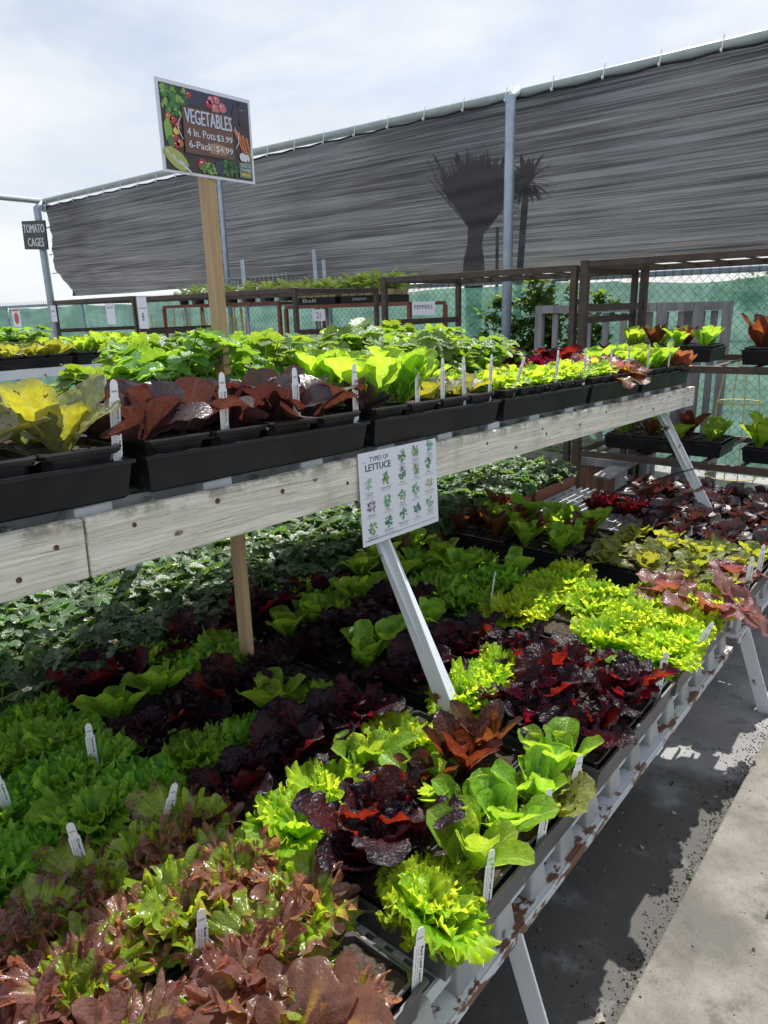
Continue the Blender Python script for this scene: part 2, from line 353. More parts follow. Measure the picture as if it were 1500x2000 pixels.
def gridfaces(nu, nv):
    i = np.arange(nv-1)[:,None]*nu + np.arange(nu-1)[None,:]
    return np.stack([i, i+1, i+nu+1, i+nu], -1).reshape(-1,4)
def bend(x, y, d, L, phi0, curl, p=1.3):
    """flat leaf coords (x side, y along, d normal) -> side, radial, z with a curved spine"""
    t = np.linspace(0, 1.25, 60); ph = phi0 - curl*t**p
    rr = np.concatenate([[0], np.cumsum(np.cos(ph[:-1]))*L*(t[1]-t[0])]); zz = np.concatenate([[0], np.cumsum(np.sin(ph[:-1]))*L*(t[1]-t[0])])
    q = np.clip(y/L, -.1, 1.25); r = np.interp(q, t, rr); z = np.interp(q, t, zz); f = np.interp(q, t, ph)
    neg = y < 0
    r = np.where(neg, y*math.cos(phi0), r); z = np.where(neg, y*math.sin(phi0), z)
    return np.stack([r - np.sin(f)*d, x, z + np.cos(f)*d], -1)
def wob(th, k, rng, n=4):
    o = np.zeros_like(th)
    for i in range(n):
        o += rng.uniform(.4,1)*np.sin(th*k*(.6+.35*i) + rng.uniform(0,6.28))
    return o / (n*.5)
def fan_leaf(rng, L=.08, wf=1., phi0=.9, curl=.6, nth=140, nr=12, ruffle=.011, k=9., tooth=.12, cup=.25, A=2.15, shift=.05, tk=15., pointy=1., fine=.5, ep=4.5, low=.008):
    th = np.linspace(-1,1,nth)[None,:]*A; r = (np.linspace(0,1,nr)**.62)[:,None]
    Rr = (.58 + .42*np.cos(th/A*PI/2)**.8)
    tn = wob(th, tk, rng, 3); tn = np.sign(tn)*np.abs(tn)**pointy
    Rr = Rr*(1 + tooth*tn*r**6 + .10*wob(th, 2.2, rng, 3))
    p1, p2, p3 = rng.uniform(0, 6.28, 3)
    w1 = np.sin(k*th + p1 + 1.2*np.sin(2.7*th+p3)); w2 = np.sin(2.3*k*th + p2 + 1.5*np.sin(4.1*th+p1)); w3 = wob(th, 2.6, rng, 3)
    d = ruffle*(r**ep*w1*.9 + r**(ep*1.8)*w2*fine) + low*w3*r**1.6*(L/.09)
    th2 = th + shift*r**(ep*1.3)*np.cos(k*th + p1 + .6) + shift*.5*r**(ep*2.2)*np.cos(2.3*k*th + p2 + .8)
    y0 = .16*L
    x = r*Rr*np.sin(th2)*wf*L*.62; y = y0 + r*Rr*np.cos(th2)*(L-y0)
    y = np.where(y < .02*L, .02*L + (y-.02*L)*.25, y)
    d = d + cup*x*x/L + .0014*np.sin(x*190+p1+2*np.sin(y*90))*np.sin(y*170+p2)*r
    V = bend(x, y, d, L, phi0, curl).reshape(-1,3)
    U = np.stack([np.broadcast_to(.5+.5*th/A, x.shape), np.broadcast_to(r, x.shape)], -1).reshape(-1,2)
    E = np.broadcast_to(r, x.shape).reshape(-1)
    V2 = bend(np.array([-.05*L,.05*L,-.05*L,.05*L]), np.array([0,0,y0*1.5,y0*1.5]), np.zeros(4), L, phi0, curl)
    F = gridfaces(nth, nr); n = len(V)
    return (np.concatenate([V,V2]), np.concatenate([F, np.array([[n,n+1,n+3,n+2]])]),
            np.concatenate([U, np.array([[.45,0],[.55,0],[.45,.2],[.55,.2]])]), np.concatenate([E, np.zeros(4)]))
def long_leaf(rng, L=.11, W=.05, phi0=1.2, curl=.5, nu=11, nv=17, cup=.5, ruffle=.003, k=9., blister=.0012, petiole=.22, blunt=.5, tooth=0., fold=0., tipf=1.25):
    v = np.linspace(0,1,nv)[:,None]; u = np.linspace(-1,1,nu)[None,:]
    q = np.clip((v-petiole)/(1-petiole), 0, 1)
    w = W*.5*(.16*(1-q) + np.maximum(1-(2*q**tipf-1)**2, 0)**blunt*(.30+.70*q**.5)*(q>0))
    w = np.where(q <= 0, W*.09, w); w = np.maximum(w, W*.02)
    p1, p2, p3 = rng.uniform(0,6.28,3)
    au = np.abs(u)
    jag = 1 + tooth*au**3*np.sin(v*k*6+p1*np.sign(u)) + .05*np.sin(v*7+p2+u)
    x = u*w*jag; y = v*L + 0*u
    d = cup*au**1.6*w*.8 + ruffle*au**2*np.sin(v*k*2*PI*.5 + p1*(u>0) + p2) *(q>0)
    d = d + blister*np.sin(x*420+p1+3*np.sin(y*90))*np.sin(y*380+p2)*(q>0.1) + fold*x
    x = x*(1-.12*cup)
    V = bend(x, y, d, L, phi0, curl).reshape(-1,3)
    U = np.stack([np.broadcast_to(.5+.5*u, x.shape), np.broadcast_to(v, x.shape)], -1).reshape(-1,2)
    E = np.maximum(np.broadcast_to(au, x.shape)*.8, np.broadcast_to(q**2, x.shape)).reshape(-1)
    return V, gridfaces(nu, nv), U, E
def place(t, az, off=(0,0,0), roll=0.):
    V, F, U, E = t
    if roll:
        c, s = math.cos(roll), math.sin(roll); V = np.stack([V[:,0], V[:,1]*c - V[:,2]*s, V[:,1]*s + V[:,2]*c], -1)
    c, s = math.cos(az), math.sin(az)
    V = np.stack([V[:,0]*c - V[:,1]*s, V[:,0]*s + V[:,1]*c, V[:,2]], -1) + np.array(off)
    return V, F, U, E
def rosette(seed, n, fn, mat, spread=.006, roll=.25):
    rng = np.random.default_rng(seed); lb = LB(); az = rng.uniform(0,6.28)
    for i in range(n):
        f = i/max(1, n-1)
        az += 2.399 + rng.uniform(-.25,.25)
        t = fn(rng, f)
        lb.add(*place(t, az, (math.cos(az)*spread*(1-f), math.sin(az)*spread*(1-f), -.006*f), rng.uniform(-roll,roll)), rng.uniform(0,1))
    return lb.mesh('leaves', [mat])
def strawberry(seed, mat, n=9, hp=.07, ll=.045, spread=1., flowers=0):
    rng = np.random.default_rng(seed); lb = LB(); az = rng.uniform(0,6.28)
    fl = []
    for i in range(n + flowers):
        az += 2.399 + rng.uniform(-.3,.3); flower = i >= n
        h = hp*(rng.uniform(.3,.75) if rng.random() < .5 else rng.uniform(.75,1.12)); out = spread*hp*rng.uniform(.3,1.0)
        c, s = math.cos(az), math.sin(az); dr = np.array([c,s,0]); sd = np.array([-s,c,0])
        base = dr*.006; tip = dr*out + np.array([0,0,h]); midp = (base+tip)/2 + np.array([0,0,h*.12])
        w = .0016
        pts = [base, midp, tip]
        V = np.concatenate([[p - sd*w, p + sd*w] for p in pts]); V2 = np.concatenate([[p - np.array([0,0,w]), p + np.array([0,0,w])] for p in pts])
        F = np.array([[0,1,3,2],[2,3,5,4]])
        for VV in (V, V2): lb.add(VV, F, np.full((6,2),.2), np.zeros(6), .5, 1)
        if flower: fl.append(tip); continue
        lr = rng.uniform(0,1); tl = rng.uniform(-.75,.55)
        for a, k in ((0,1.),(1.25,.9),(-1.25,.9)):
            L = ll*k*rng.uniform(.85,1.15)
            nu, nv = 9, 11
            v = np.linspace(0,1,nv)[:,None]; u = np.linspace(-1,1,nu)[None,:]
            wd = L*.46*np.sin(PI*(v*.93+.035)**.8)**.6; wd = np.maximum(wd, .002)
            tooth = 1 + .16*np.abs(u)**4*np.where(np.arange(nv)[:,None]%2, 1, -1)
            x = u*wd*tooth; y = v*L
            au = np.abs(u)
            d = au*wd*rng.uniform(.15,.6) + .0014*np.sin((v*7-au*2.2)*2*PI)*(au>.05) - .25*L*v**2*rng.uniform(.2,1.2)
            ca, sa = math.cos(a), math.sin(a)
            fx = y*ca - x*sa; fs = y*sa + x*ca
            ct, st_ = math.cos(tl), math.sin(tl)
            V = tip + (fx*ct - d*st_)[...,None]*dr + fs[...,None]*sd + (fx*st_ + d*ct)[...,None]*np.array([0,0,1.])
            U = np.stack([np.broadcast_to(.5+.5*u, x.shape), np.broadcast_to(v, x.shape)], -1).reshape(-1,2)
            lb.add(V.reshape(-1,3), gridfaces(nu,nv), U, np.broadcast_to(au, x.shape).reshape(-1), lr, 0)
    me = lb.mesh('leaves', [mat, M['stem']])
    fms = []
    for p in fl:
        mb = MB()
        for j in range(5):
            t = j*2*PI/5; q = []
            for (r_, w_) in ((.002,.0),(.008,.006),(.013,.004),(.008,-.006)):
                q.append((p[0]+math.cos(t)*r_-math.sin(t)*w_, p[1]+math.sin(t)*r_+math.cos(t)*w_, p[2]+.002+r_*.25))
            mb.add(q, [(0,1,2,3)], 0)
        mb.tube([(p[0],p[1],p[2]+.001),(p[0],p[1],p[2]+.006)], .0035, 6, 1)
        fms.append(mb.mesh('flower', [M['petal'], M['pollen']]))
    return me, fms

K = {}
def kind(name, n, gen): K[name] = [gen(i) for i in range(n)]
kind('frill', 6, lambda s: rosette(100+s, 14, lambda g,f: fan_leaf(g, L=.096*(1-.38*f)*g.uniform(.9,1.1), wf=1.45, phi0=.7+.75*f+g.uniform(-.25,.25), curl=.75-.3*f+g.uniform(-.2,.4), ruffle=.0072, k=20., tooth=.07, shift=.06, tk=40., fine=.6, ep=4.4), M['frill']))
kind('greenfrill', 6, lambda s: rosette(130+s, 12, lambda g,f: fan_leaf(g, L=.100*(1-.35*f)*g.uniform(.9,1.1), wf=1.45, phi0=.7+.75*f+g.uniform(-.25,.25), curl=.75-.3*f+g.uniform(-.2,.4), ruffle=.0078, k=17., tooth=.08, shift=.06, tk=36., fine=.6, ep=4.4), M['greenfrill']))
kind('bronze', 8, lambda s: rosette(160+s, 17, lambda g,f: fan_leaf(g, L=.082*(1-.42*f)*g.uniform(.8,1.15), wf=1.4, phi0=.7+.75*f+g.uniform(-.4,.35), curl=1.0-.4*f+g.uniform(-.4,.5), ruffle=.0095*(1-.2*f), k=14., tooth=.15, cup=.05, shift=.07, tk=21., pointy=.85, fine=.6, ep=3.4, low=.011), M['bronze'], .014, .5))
kind('brownleaf', 2, lambda s: rosette(190+s, 8, lambda g,f: fan_leaf(g, L=.135*(1-.45*f)*g.uniform(.9,1.1), wf=1.25, phi0=.5+.8*f, curl=.9-.4*f, ruffle=.007, ep=2.5, k=5., tooth=.12, cup=.3, tk=8., pointy=.7, fine=.2), M['brownleaf']))
kind('darkred', 8, lambda s: rosette(220+s, 11, lambda g,f: long_leaf(g, L=.140*(1-.35*f)*g.uniform(.75,1.15), W=.088*(1-.3*f), phi0=.95+.45*f+g.uniform(-.35,.3), curl=.9-.6*f+g.uniform(-.5,.6), cup=g.uniform(.1,.5), ruffle=.006, k=9., blister=.0022, petiole=.12, blunt=.5, tooth=.10, nu=15, nv=26, tipf=1.1), M['darkred'], .01, .45))
kind('lollo', 3, lambda s: rosette(250+s, 10, lambda g,f: fan_leaf(g, L=.09*(1-.35*f), phi0=.8+.6*f, curl=.5, wf=1.3, ruffle=.009, k=12., tooth=.12, fine=.6, tk=26.), M['lollo']))
kind('romaine', 6, lambda s: rosette(280+s, 10, lambda g,f: long_leaf(g, L=.128*(1-.38*f)*g.uniform(.8,1.12), W=.066*g.uniform(.85,1.15), phi0=1.12+.34*f+g.uniform(-.22,.18), curl=.55-.3*f+g.uniform(-.25,.3), cup=.5, ruffle=.0025, k=6., blister=.0009, petiole=.25, blunt=.5, tooth=.025), M['romaine']))
kind('brownrom', 4, lambda s: rosette(310+s, 9, lambda g,f: long_leaf(g, L=.138*(1-.3*f)*g.uniform(.85,1.1), W=.056, phi0=1.12+.3*f+g.uniform(-.15,.15), curl=.4-.2*f+g.uniform(-.15,.15), cup=.45, ruffle=.0015, petiole=.15, blunt=.55, tipf=1.05), M['brownrom']))
kind('darkrom', 8, lambda s: rosette(340+s, 12, lambda g,f: long_leaf(g, L=.118*(1-.35*f)*g.uniform(.75,1.12), W=.074*g.uniform(.85,1.12), phi0=.85+.55*f+g.uniform(-.35,.3), curl=.8-.3*f+g.uniform(-.45,.6), cup=g.uniform(0,.5), ruffle=.001, blister=.0009, petiole=.22, blunt=.46, tipf=1.5), M['darkrom'], .014, .6))
kind('speckled', 6, lambda s: rosette(370+s, 9, lambda g,f: long_leaf(g, L=.115*(1-.3*f)*g.uniform(.8,1.12), W=.068*g.uniform(.85,1.1), phi0=.85+.5*f+g.uniform(-.25,.2), curl=.75-.4*f+g.uniform(-.2,.3), cup=g.uniform(0,.5), ruffle=.003, petiole=.18, blunt=.5), M['speckled'], .01, .5))
kind('speckgreen', 6, lambda s: rosette(400+s, 11, lambda g,f: long_leaf(g, L=.090*(1-.3*f)*g.uniform(.8,1.12), W=.062*g.uniform(.85,1.1), phi0=.7+.65*f+g.uniform(-.25,.25), curl=.7-.4*f+g.uniform(-.2,.3), cup=.3, ruffle=.003, blister=.0012, petiole=.22, blunt=.5), M['speckgreen'], .008, .45))
kind('purple', 3, lambda s: rosette(430+s, 9, lambda g,f: long_leaf(g, L=.125*(1-.4*f)*g.uniform(.85,1.15), W=.078, phi0=.6+.7*f+g.uniform(-.3,.3), curl=1.3-.7*f, cup=.2, ruffle=.007, k=6., blister=.0016, petiole=.15, blunt=.5), M['purple']))
kind('smallgreen', 5, lambda s: rosette(460+s, 14, lambda g,f: long_leaf(g, L=.086*(1-.3*f)*g.uniform(.75,1.1), W=.046, phi0=.8+.6*f+g.uniform(-.25,.25), curl=.9-.4*f+g.uniform(-.2,.4), cup=.25, ruffle=.005, k=5., petiole=.3, blunt=.5, tooth=.09), M['smallgreen']))
kind('bigbutter', 3, lambda s: rosette(490+s, 11, lambda g,f: long_leaf(g, L=.160*(1-.3*f)*g.uniform(.85,1.1), W=.098, phi0=1.16+.3*f+g.uniform(-.15,.15), curl=.5-.3*f, cup=.4, ruffle=.004, petiole=.12, blunt=.5), M['romaine']))
STRAW = [strawberry(520+s, M['straw'], 9, .065, .042, 1.1, flowers=(2 if s % 2 else 0)) for s in range(6)]
STRAWHI = [strawberry(550+s, M['strawhi'], 15, .145, .058, .62, flowers=0) for s in range(6)]
PEPPER = [rosette(580+s, 12, lambda g,f: long_leaf(g, L=.10*g.uniform(.7,1.1), W=.04, phi0=.4+1.0*f, curl=1.1, cup=.2, ruffle=.001, petiole=.25, blunt=.7), M['pepper']) for s in range(3)]

NAMES = dict(frill='frilly_lettuce', greenfrill='frilly_lettuce', bronze='bronze_lettuce', brownleaf='bronze_lettuce', darkred='dark_red_lettuce', lollo='red_frilly_lettuce',
             romaine='romaine_lettuce', brownrom='brown_romaine_lettuce', darkrom='dark_romaine_lettuce', speckled='speckled_lettuce', speckgreen='speckled_lettuce', purple='purple_lettuce', smallgreen='small_leaf_lettuce', bigbutter='butter_lettuce')
DESC = dict(frill='frilly bright green lettuce', greenfrill='frilly mid green lettuce', bronze='bronze and green curly lettuce', brownleaf='broad smooth bronze lettuce', darkred='glossy dark red crinkled lettuce',
            lollo='small red frilly lettuce', romaine='smooth green romaine lettuce', brownrom='upright red-brown romaine lettuce', darkrom='round-leaved dark red romaine lettuce', speckled='yellow and grey-green speckled lettuce',
            speckgreen='freckled yellow-green lettuce', purple='pinkish purple loose lettuce', smallgreen='small-leaved yellow-green lettuce', bigbutter='large smooth light green lettuce')
ORD = ['first','second','third','fourth','fifth','sixth','seventh','eighth','ninth','tenth','eleventh','twelfth','thirteenth','fourteenth']
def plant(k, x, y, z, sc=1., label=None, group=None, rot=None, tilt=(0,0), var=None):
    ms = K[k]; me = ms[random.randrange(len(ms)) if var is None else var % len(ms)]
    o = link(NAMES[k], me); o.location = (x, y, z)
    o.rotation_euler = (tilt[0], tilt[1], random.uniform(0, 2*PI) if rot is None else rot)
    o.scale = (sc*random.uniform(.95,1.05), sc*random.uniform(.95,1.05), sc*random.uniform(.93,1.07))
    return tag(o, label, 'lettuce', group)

# ------------------------------------------------------------------ trays
_TR = {}
def tray(loc, W, L, nx, ny, label, group, flatmat='tray', rot=(0,0,0), h=.055, up=.02, name='nursery_tray', soil=True):
    """W across (x), L along (y); parts: outer flat (open box with lip), cell insert, soil"""
    key = (round(W,3), round(L,3), nx, ny, flatmat, h, up)
    if key not in _TR:
        a = MB(); tp = .012; t = .003
        def ring(z, ins): return [(-W/2+ins,-L/2+ins,z),(W/2-ins,-L/2+ins,z),(W/2-ins,L/2-ins,z),(-W/2+ins,L/2-ins,z)]
        def wav(n, e):   # slightly warped long rim
            return e*math.sin(n*2.3) + e*.6*math.sin(n*5.1+1)
        N = 10
        def loop(z, ins, warp=0.):
            c = ring(z, ins); pts = []
            for i in range(4):
                p, q = Vector(c[i]), Vector(c[(i+1)%4])
                for j in range(N):
                    f = j/N; r = p.lerp(q, f); b = wav(i*N+j, warp)*math.sin(f*PI)
                    nrm = Vector((q.y-p.y, p.x-q.x, 0)).normalized()
                    pts.append(r + nrm*b*.8 + Vector((0,0,b*.6)))
            return pts
        prof = [(0.,tp+.004,0),(.004,tp,0),(h-.006,.005,.0012),(h-.006,0,.0016),(h,.0006,.0016),(h,.0055,.0014),(.006,tp+.004,0)]
        rings = [loop(*p) for p in prof]; n = 4*N
        vs = [p for r in rings for p in r]; fs = []
        for i in range(len(rings)-1):
            for j in range(n): fs.append((i*n+j, i*n+(j+1)%n, (i+1)*n+(j+1)%n, (i+1)*n+j))
        fs.append(tuple(range(n-1,-1,-1))); fs.append(tuple((len(rings)-1)*n+j for j in range(n)))
        a.add(vs, fs)
        fm = a.mesh('outer_flat', [M[flatmat]])
        b = MB(); zt = h + up; m = .010; Wi, Li = W-2*m, L-2*m; cx, cy = Wi/nx, Li/ny
        for i in range(nx):
            for j in range(ny):
                ox = -Wi/2 + cx*(i+.5); oy = -Li/2 + cy*(j+.5)
                hx, hy = cx/2-.0012, cy/2-.0012
                def sq(z, ins, cut):
                    ax, ay = hx-ins, hy-ins
                    return [(ox-ax+cut,oy-ay,z),(ox+ax-cut,oy-ay,z),(ox+ax,oy-ay+cut,z),(ox+ax,oy+ay-cut,z),(ox+ax-cut,oy+ay,z),(ox-ax+cut,oy+ay,z),(ox-ax,oy+ay-cut,z),(ox-ax,oy-ay+cut,z)]
                rg = [sq(zt-.012,.0035,.008), sq(zt-.003,.0,.006), sq(zt,.001,.006), sq(zt,.0045,.010), sq(zt-.028,.009,.012)]
                vs = [p for r in rg for p in r]; fs = []
                for q in range(4):
                    for w in range(8): fs.append((q*8+w, q*8+(w+1)%8, (q+1)*8+(w+1)%8, (q+1)*8+w))
                b.add(vs, fs)
        # skirt of the insert packs visible above the flat
        if up > .02: b.box((0,0,(h-.012+zt-.026)/2), (Wi-.014, Li-.014, zt-.026-(h-.012)))
        im = b.mesh('cell_insert', [M['insert']])
        s = MB(); nn, mm = 30, 50; rg = random.Random(5)
        vs = [(-Wi/2+.004+(Wi-.008)*i/(nn-1), -Li/2+.004+(Li-.008)*j/(mm-1), zt-.009+rg.uniform(-.004,.0035)) for j in range(mm) for i in range(nn)]
        s.add(vs, [(j*nn+i, j*nn+i+1, (j+1)*nn+i+1, (j+1)*nn+i) for j in range(mm-1) for i in range(nn-1)])
        sm = s.mesh('potting_soil', [M['soil']], True)
        _TR[key] = (fm, im, sm)
    fm, im, sm = _TR[key]
    e = empty(name, loc, label, 'tray', group, rot)
    link('outer_flat', fm, e); link('cell_insert', im, e)
    if soil: link('potting_soil', sm, e)
    return e

# ------------------------------------------------------------------ setting: ground
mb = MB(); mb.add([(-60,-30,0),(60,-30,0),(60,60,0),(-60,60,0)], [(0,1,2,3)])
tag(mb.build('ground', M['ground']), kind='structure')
mb = MB(); mb.box((2.68,2.5,.0125), (6,30,.033))
slab = mb.build('concrete_path', [M['slab']]); slab.location = (0,0,.002); bevel(slab, .006, 3)
tag(slab, kind='structure')
# dirt and perlite collected along the kerb
mb = MB()
for i in range(2600):
    y = random.uniform(.5, 3.2)
    x = -.322 - abs(random.gauss(0, .025)) if random.random() < .75 else random.uniform(-.6, -.33)
    r = random.uniform(.0008, .0034)
    z = .001
    if random.random() < .05: x = random.uniform(-.315, -.1); z = .031
    vs = [(x+r*random.uniform(.5,1.2)*math.cos(t), y+r*random.uniform(.5,1.3)*math.sin(t), z) for t in (0,1.3,2.6,3.9,5.1)] + [(x, y, z+r*.9)]
    mb.add(vs, [(j,(j+1)%5,5) for j in range(5)], 0 if random.random() < .55 else 1)
tag(mb.build('dirt', [M['soil'], M['litter']]), kind='stuff')

# ------------------------------------------------------------------ lower benches
def lower_bench(y0, y1, legs, label, x1):
    e = empty('plant_bench', (0,0,0), label, 'bench', 'low metal plant benches')
    a = MB(); a.box((-.4425,(y0+y1)/2,.2600), (.005,y1-y0,.0200)); a.box((-.4665,(y0+y1)/2,.2675), (.043,y1-y0,.005))
    bevel(a.build('front_rail', M['railpaint'], e), .0015)
    for y in legs:
        a = MB()
        for (p, q, up) in (((-.452,y,.264),(-.360,y,0),(0,1,0)),):
            a.bar(p, q, .040, .005, up); a.bar((p[0]-.016,y+.0175,p[2]),(q[0]-.016,y+.0175,0), .005, .034, up)
        bevel(a.build('leg', M['whitemetal'], e), .001)
        a = MB(); a.bar((x1+.02,y,.287),(x1-.06,y,0), .045, .005, (0,1,0)); a.build('leg', M['whitemetal'], e)
        a = MB(); a.bar((-.47,y,.245),(x1,y,.245), .03, .03); a.build('cross_beam', M['whitemetal'], e)
    g = MB()
    x = -.47
    while x > x1:
        g.box((x,(y0+y1)/2,.306), (.005,y1-y0-.01,.028)); x -= .038
    y = y0 + .03
    while y < y1:
        g.box(((x1-.47)/2,y,.304), (-x1-.47,.005,.020)); y += .11
    g.build('grating', M['grate'], e)
    y = y0 + .05
    while y < y1-.03:   # moulded feet of the grating along the rail
        b = MB(); w = .029
        b.add([(-.453,y-w,.2702),(-.453,y+w,.2702),(-.487,y+w,.2702),(-.487,y-w,.2702),(-.459,y-w*.8,.322),(-.459,y+w*.8,.322),(-.484,y+w*.8,.322),(-.484,y-w*.8,.322)],
              [(0,1,5,4),(1,2,6,5),(2,3,7,6),(3,0,4,7),(4,5,6,7)])
        bevel(b.build('foot_block', M['block'], e), .004); y += .112
    b = MB(); b.box((x1,(y0+y1)/2,.27), (.006,y1-y0,.04)); b.build('rear_rail', M['whitemetal'], e)
    return e
lower_bench(-.35, 2.10, (-.2, .835), 'long white rusty metal bench nearest the viewer, under mixed lettuces and strawberries', -2.42)
lower_bench(2.17, 3.46, (2.26, 3.3), 'white rusty metal bench beyond the gap, under speckled and dark romaine lettuces', -2.42)

RX = [-.576, -.85, -1.13, -1.41]
CY = [(.14,.60),(.63,1.12),(1.14,1.58),(1.60,2.06),(2.20,2.60),(2.62,3.02),(3.04,3.44)]
COLN = ['nearest','second nearest','third nearest','fourth nearest','third farthest','second farthest','farthest']
ROWN = ['at the walkway edge','in the second row from the walkway','in the third row from the walkway','in the fourth row from the walkway']
ZT = .324
for j, (a, b) in enumerate(CY):
    for i, x in enumerate(RX):
        if j == 5 and i == 2 or j >= 5 and i == 3: continue
        tray((x, (a+b)/2, ZT), .268, b-a-.012, 2, 4, f'black seedling tray {ROWN[i]}, {COLN[j]} of its row', 'seedling trays on the low benches', 'traygrey' if i == 0 else 'tray', up=.008, h=.067)
ZS = ZT + .067 + .008 - .012
LX = [-.505,-.64,-.785,-.92,-1.065,-1.20,-1.345,-1.48]
# one letter per plant position: f frill, g greenfrill, b bronze, B broad bronze, d dark red, r romaine, w brown romaine, s speckgreen, p purple, k darkrom, l lollo, . empty
PAT = [
 ['B.bb','bfdr','dddd','ffff','spss','kkkk','kkkk'],
 ['bbbb','bdww','dddd','ffff','ssss','kkkk','kkkk'],
 ['bbbb','frff','ffdf','.fff','ssss','kkkk','kkkk'],
 ['bbbb','dddd','dddd','ffff','ssss','kkkk','kkkk'],
 ['gggg','grgr','rgrg','ggrg','rrwr','..ll','kkkk'],
 ['gggg','dddd','dddd','grgr','rwrr','..ll','...k'],
 ['gggg','rggr','rgrg','rgrw','wrwr','....','....'],
 ['gggg','dgdd','dgdg','rwrw','wwrw','....','....'],
]
CODE = dict(f='frill', g='greenfrill', b='bronze', B='brownleaf', d='darkred', r='romaine', w='brownrom', s='speckgreen', p='purple', k='darkrom', l='lollo')
PAT[0][1] = 'frrrr'; PAT[1][1] = 'ddrww'
for i, x in enumerate(LX):
    for j, (a, b) in enumerate(CY):
        uni = PAT[i][j] in ('bbbb','ffff','gggg','kkkk','ssss'); npl = 5 if j < 4 or uni else 4
        for q in range(npl):
            c = PAT[i][j][0] if uni else PAT[i][j][q if len(PAT[i][j]) == 5 else min(3, int(q*4/npl))] if q < len(PAT[i][j]) else '.'
            if c == '.' or (npl == 5 and i == 1 and j == 0 and q == 2): continue
            k = CODE[c]
            y = a + (b-a)*(q+.5)/npl
            xx = x + random.uniform(-.012,.012); yy = y + random.uniform(-.012,.012)
            sc = dict(frill=1.0, bronze=1.17, darkred=1.0, romaine=1.08, brownrom=.95, speckgreen=1.05, darkrom=.85, greenfrill=1.02, purple=.95, lollo=.9, brownleaf=1.1)[k]*random.uniform(.84,1.06)
            lab = f'{DESC[k]}, {ORD[q]} in {ORD[i]} line from walkway, {COLN[j]} tray'
            plant(k, xx, yy, ZS, sc, lab, f'{DESC[k]} plants on the low benches')

# plants that lean over the walkway edge, or fill hollows
def extra(k, x, y, z, sc, tilt, rot, lab, var=0): return plant(k, x, y, z, sc, lab, None, rot, tilt, var)
extra('purple', -.50, 1.97, ZS+.01, 1.15, (0,.25), .4, 'pinkish purple lettuce flopping over the bright green ones near the bench end', 0)
extra('purple', -.61, 2.03, ZS+.01, 1.1, (0,.1), 1.4, 'pinkish purple lettuce between bright green frills and freckled lettuces', 1)
extra('purple', -.455, 2.09, ZS+.0, 1.05, (0,.75), 0., 'purple lettuce hanging off the tray end above the bench gap', 2)
extra('frill', -.485, .66, ZS, 1.0, (-.15,.28), .9, 'bright green lettuce spilling over the front rail near the viewer', 3)
extra('frill', -.525, .72, ZS, .7, (.1,.1), 2.4, 'bright green lettuce just behind the one spilling over the front rail', 1)
extra('darkred', -.67, .715, ZS+.012, 1.08, (.0,.2), .8, 'largest glossy dark red lettuce, with an upright red leaf, in front', 2)
extra('brownrom', -.645, .965, ZS, 1.08, (0,.05), .6, 'tallest upright red-brown romaine behind the light green romaine', 1)
extra('brownrom', -.655, .885, ZS, .9, (0,.0), 2.0, 'smaller red-brown romaine beside the tallest one', 2)
extra('romaine', -.555, .87, ZS, .85, (0,.05), 1.1, 'upright light green romaine between the dark red head and the walkway', 4)
extra('romaine', -.52, 1.085, ZS, .8, (0,.1), 2.6, 'small upright light green romaine by the corner tag', 2)
extra('speckgreen', -.475, 1.00, ZS, 1.15, (0,.2), .8, 'freckled light green lettuce by the white tag at the tray end', 1)
extra('brownleaf', -.50, .40, ZS+.02, .95, (-.15,.2), 2.2, 'broad glossy bronze lettuce at the bottom edge by the front tray rim', 1)
extra('bronze', -.585, .41, ZS, 1.1, (0,.1), 1.2, 'bronze curly lettuce beside the paper tag in the front tray', 4)

# strawberries in terracotta trays at the back of the low benches
for j in range(7):
    for i in range(3):
        y0 = .14 + j*.475
        if y0 > 3.1: continue
        tray((-1.69 - i*.275, y0+.225, ZT), .268, .45, 3, 5, f'terracotta coloured pot tray, {ORD[i]} back from the lettuces, number {ORD[j]} along the bench', 'terracotta trays of strawberries', 'terra', up=.004, h=.067)
for i in range(8):
    for j in range(34):
        x = -1.60 - i*.102 + random.uniform(-.02,.02); y = .14 + j*.097 + random.uniform(-.02,.02)
        me, fm = STRAW[random.randrange(6)]
        o = link('strawberry_plant', me); o.location = (x, y, ZS); o.rotation_euler = (0,0,random.uniform(0,6.28)); s = random.uniform(.85,1.2); o.scale = (s,s,s)
        tag(o, 'low dark green strawberry plant in the terracotta trays under the wooden shelf', 'strawberry plant', 'strawberry plants under the wooden shelf')
        for q in fm: link('flower', q, o)

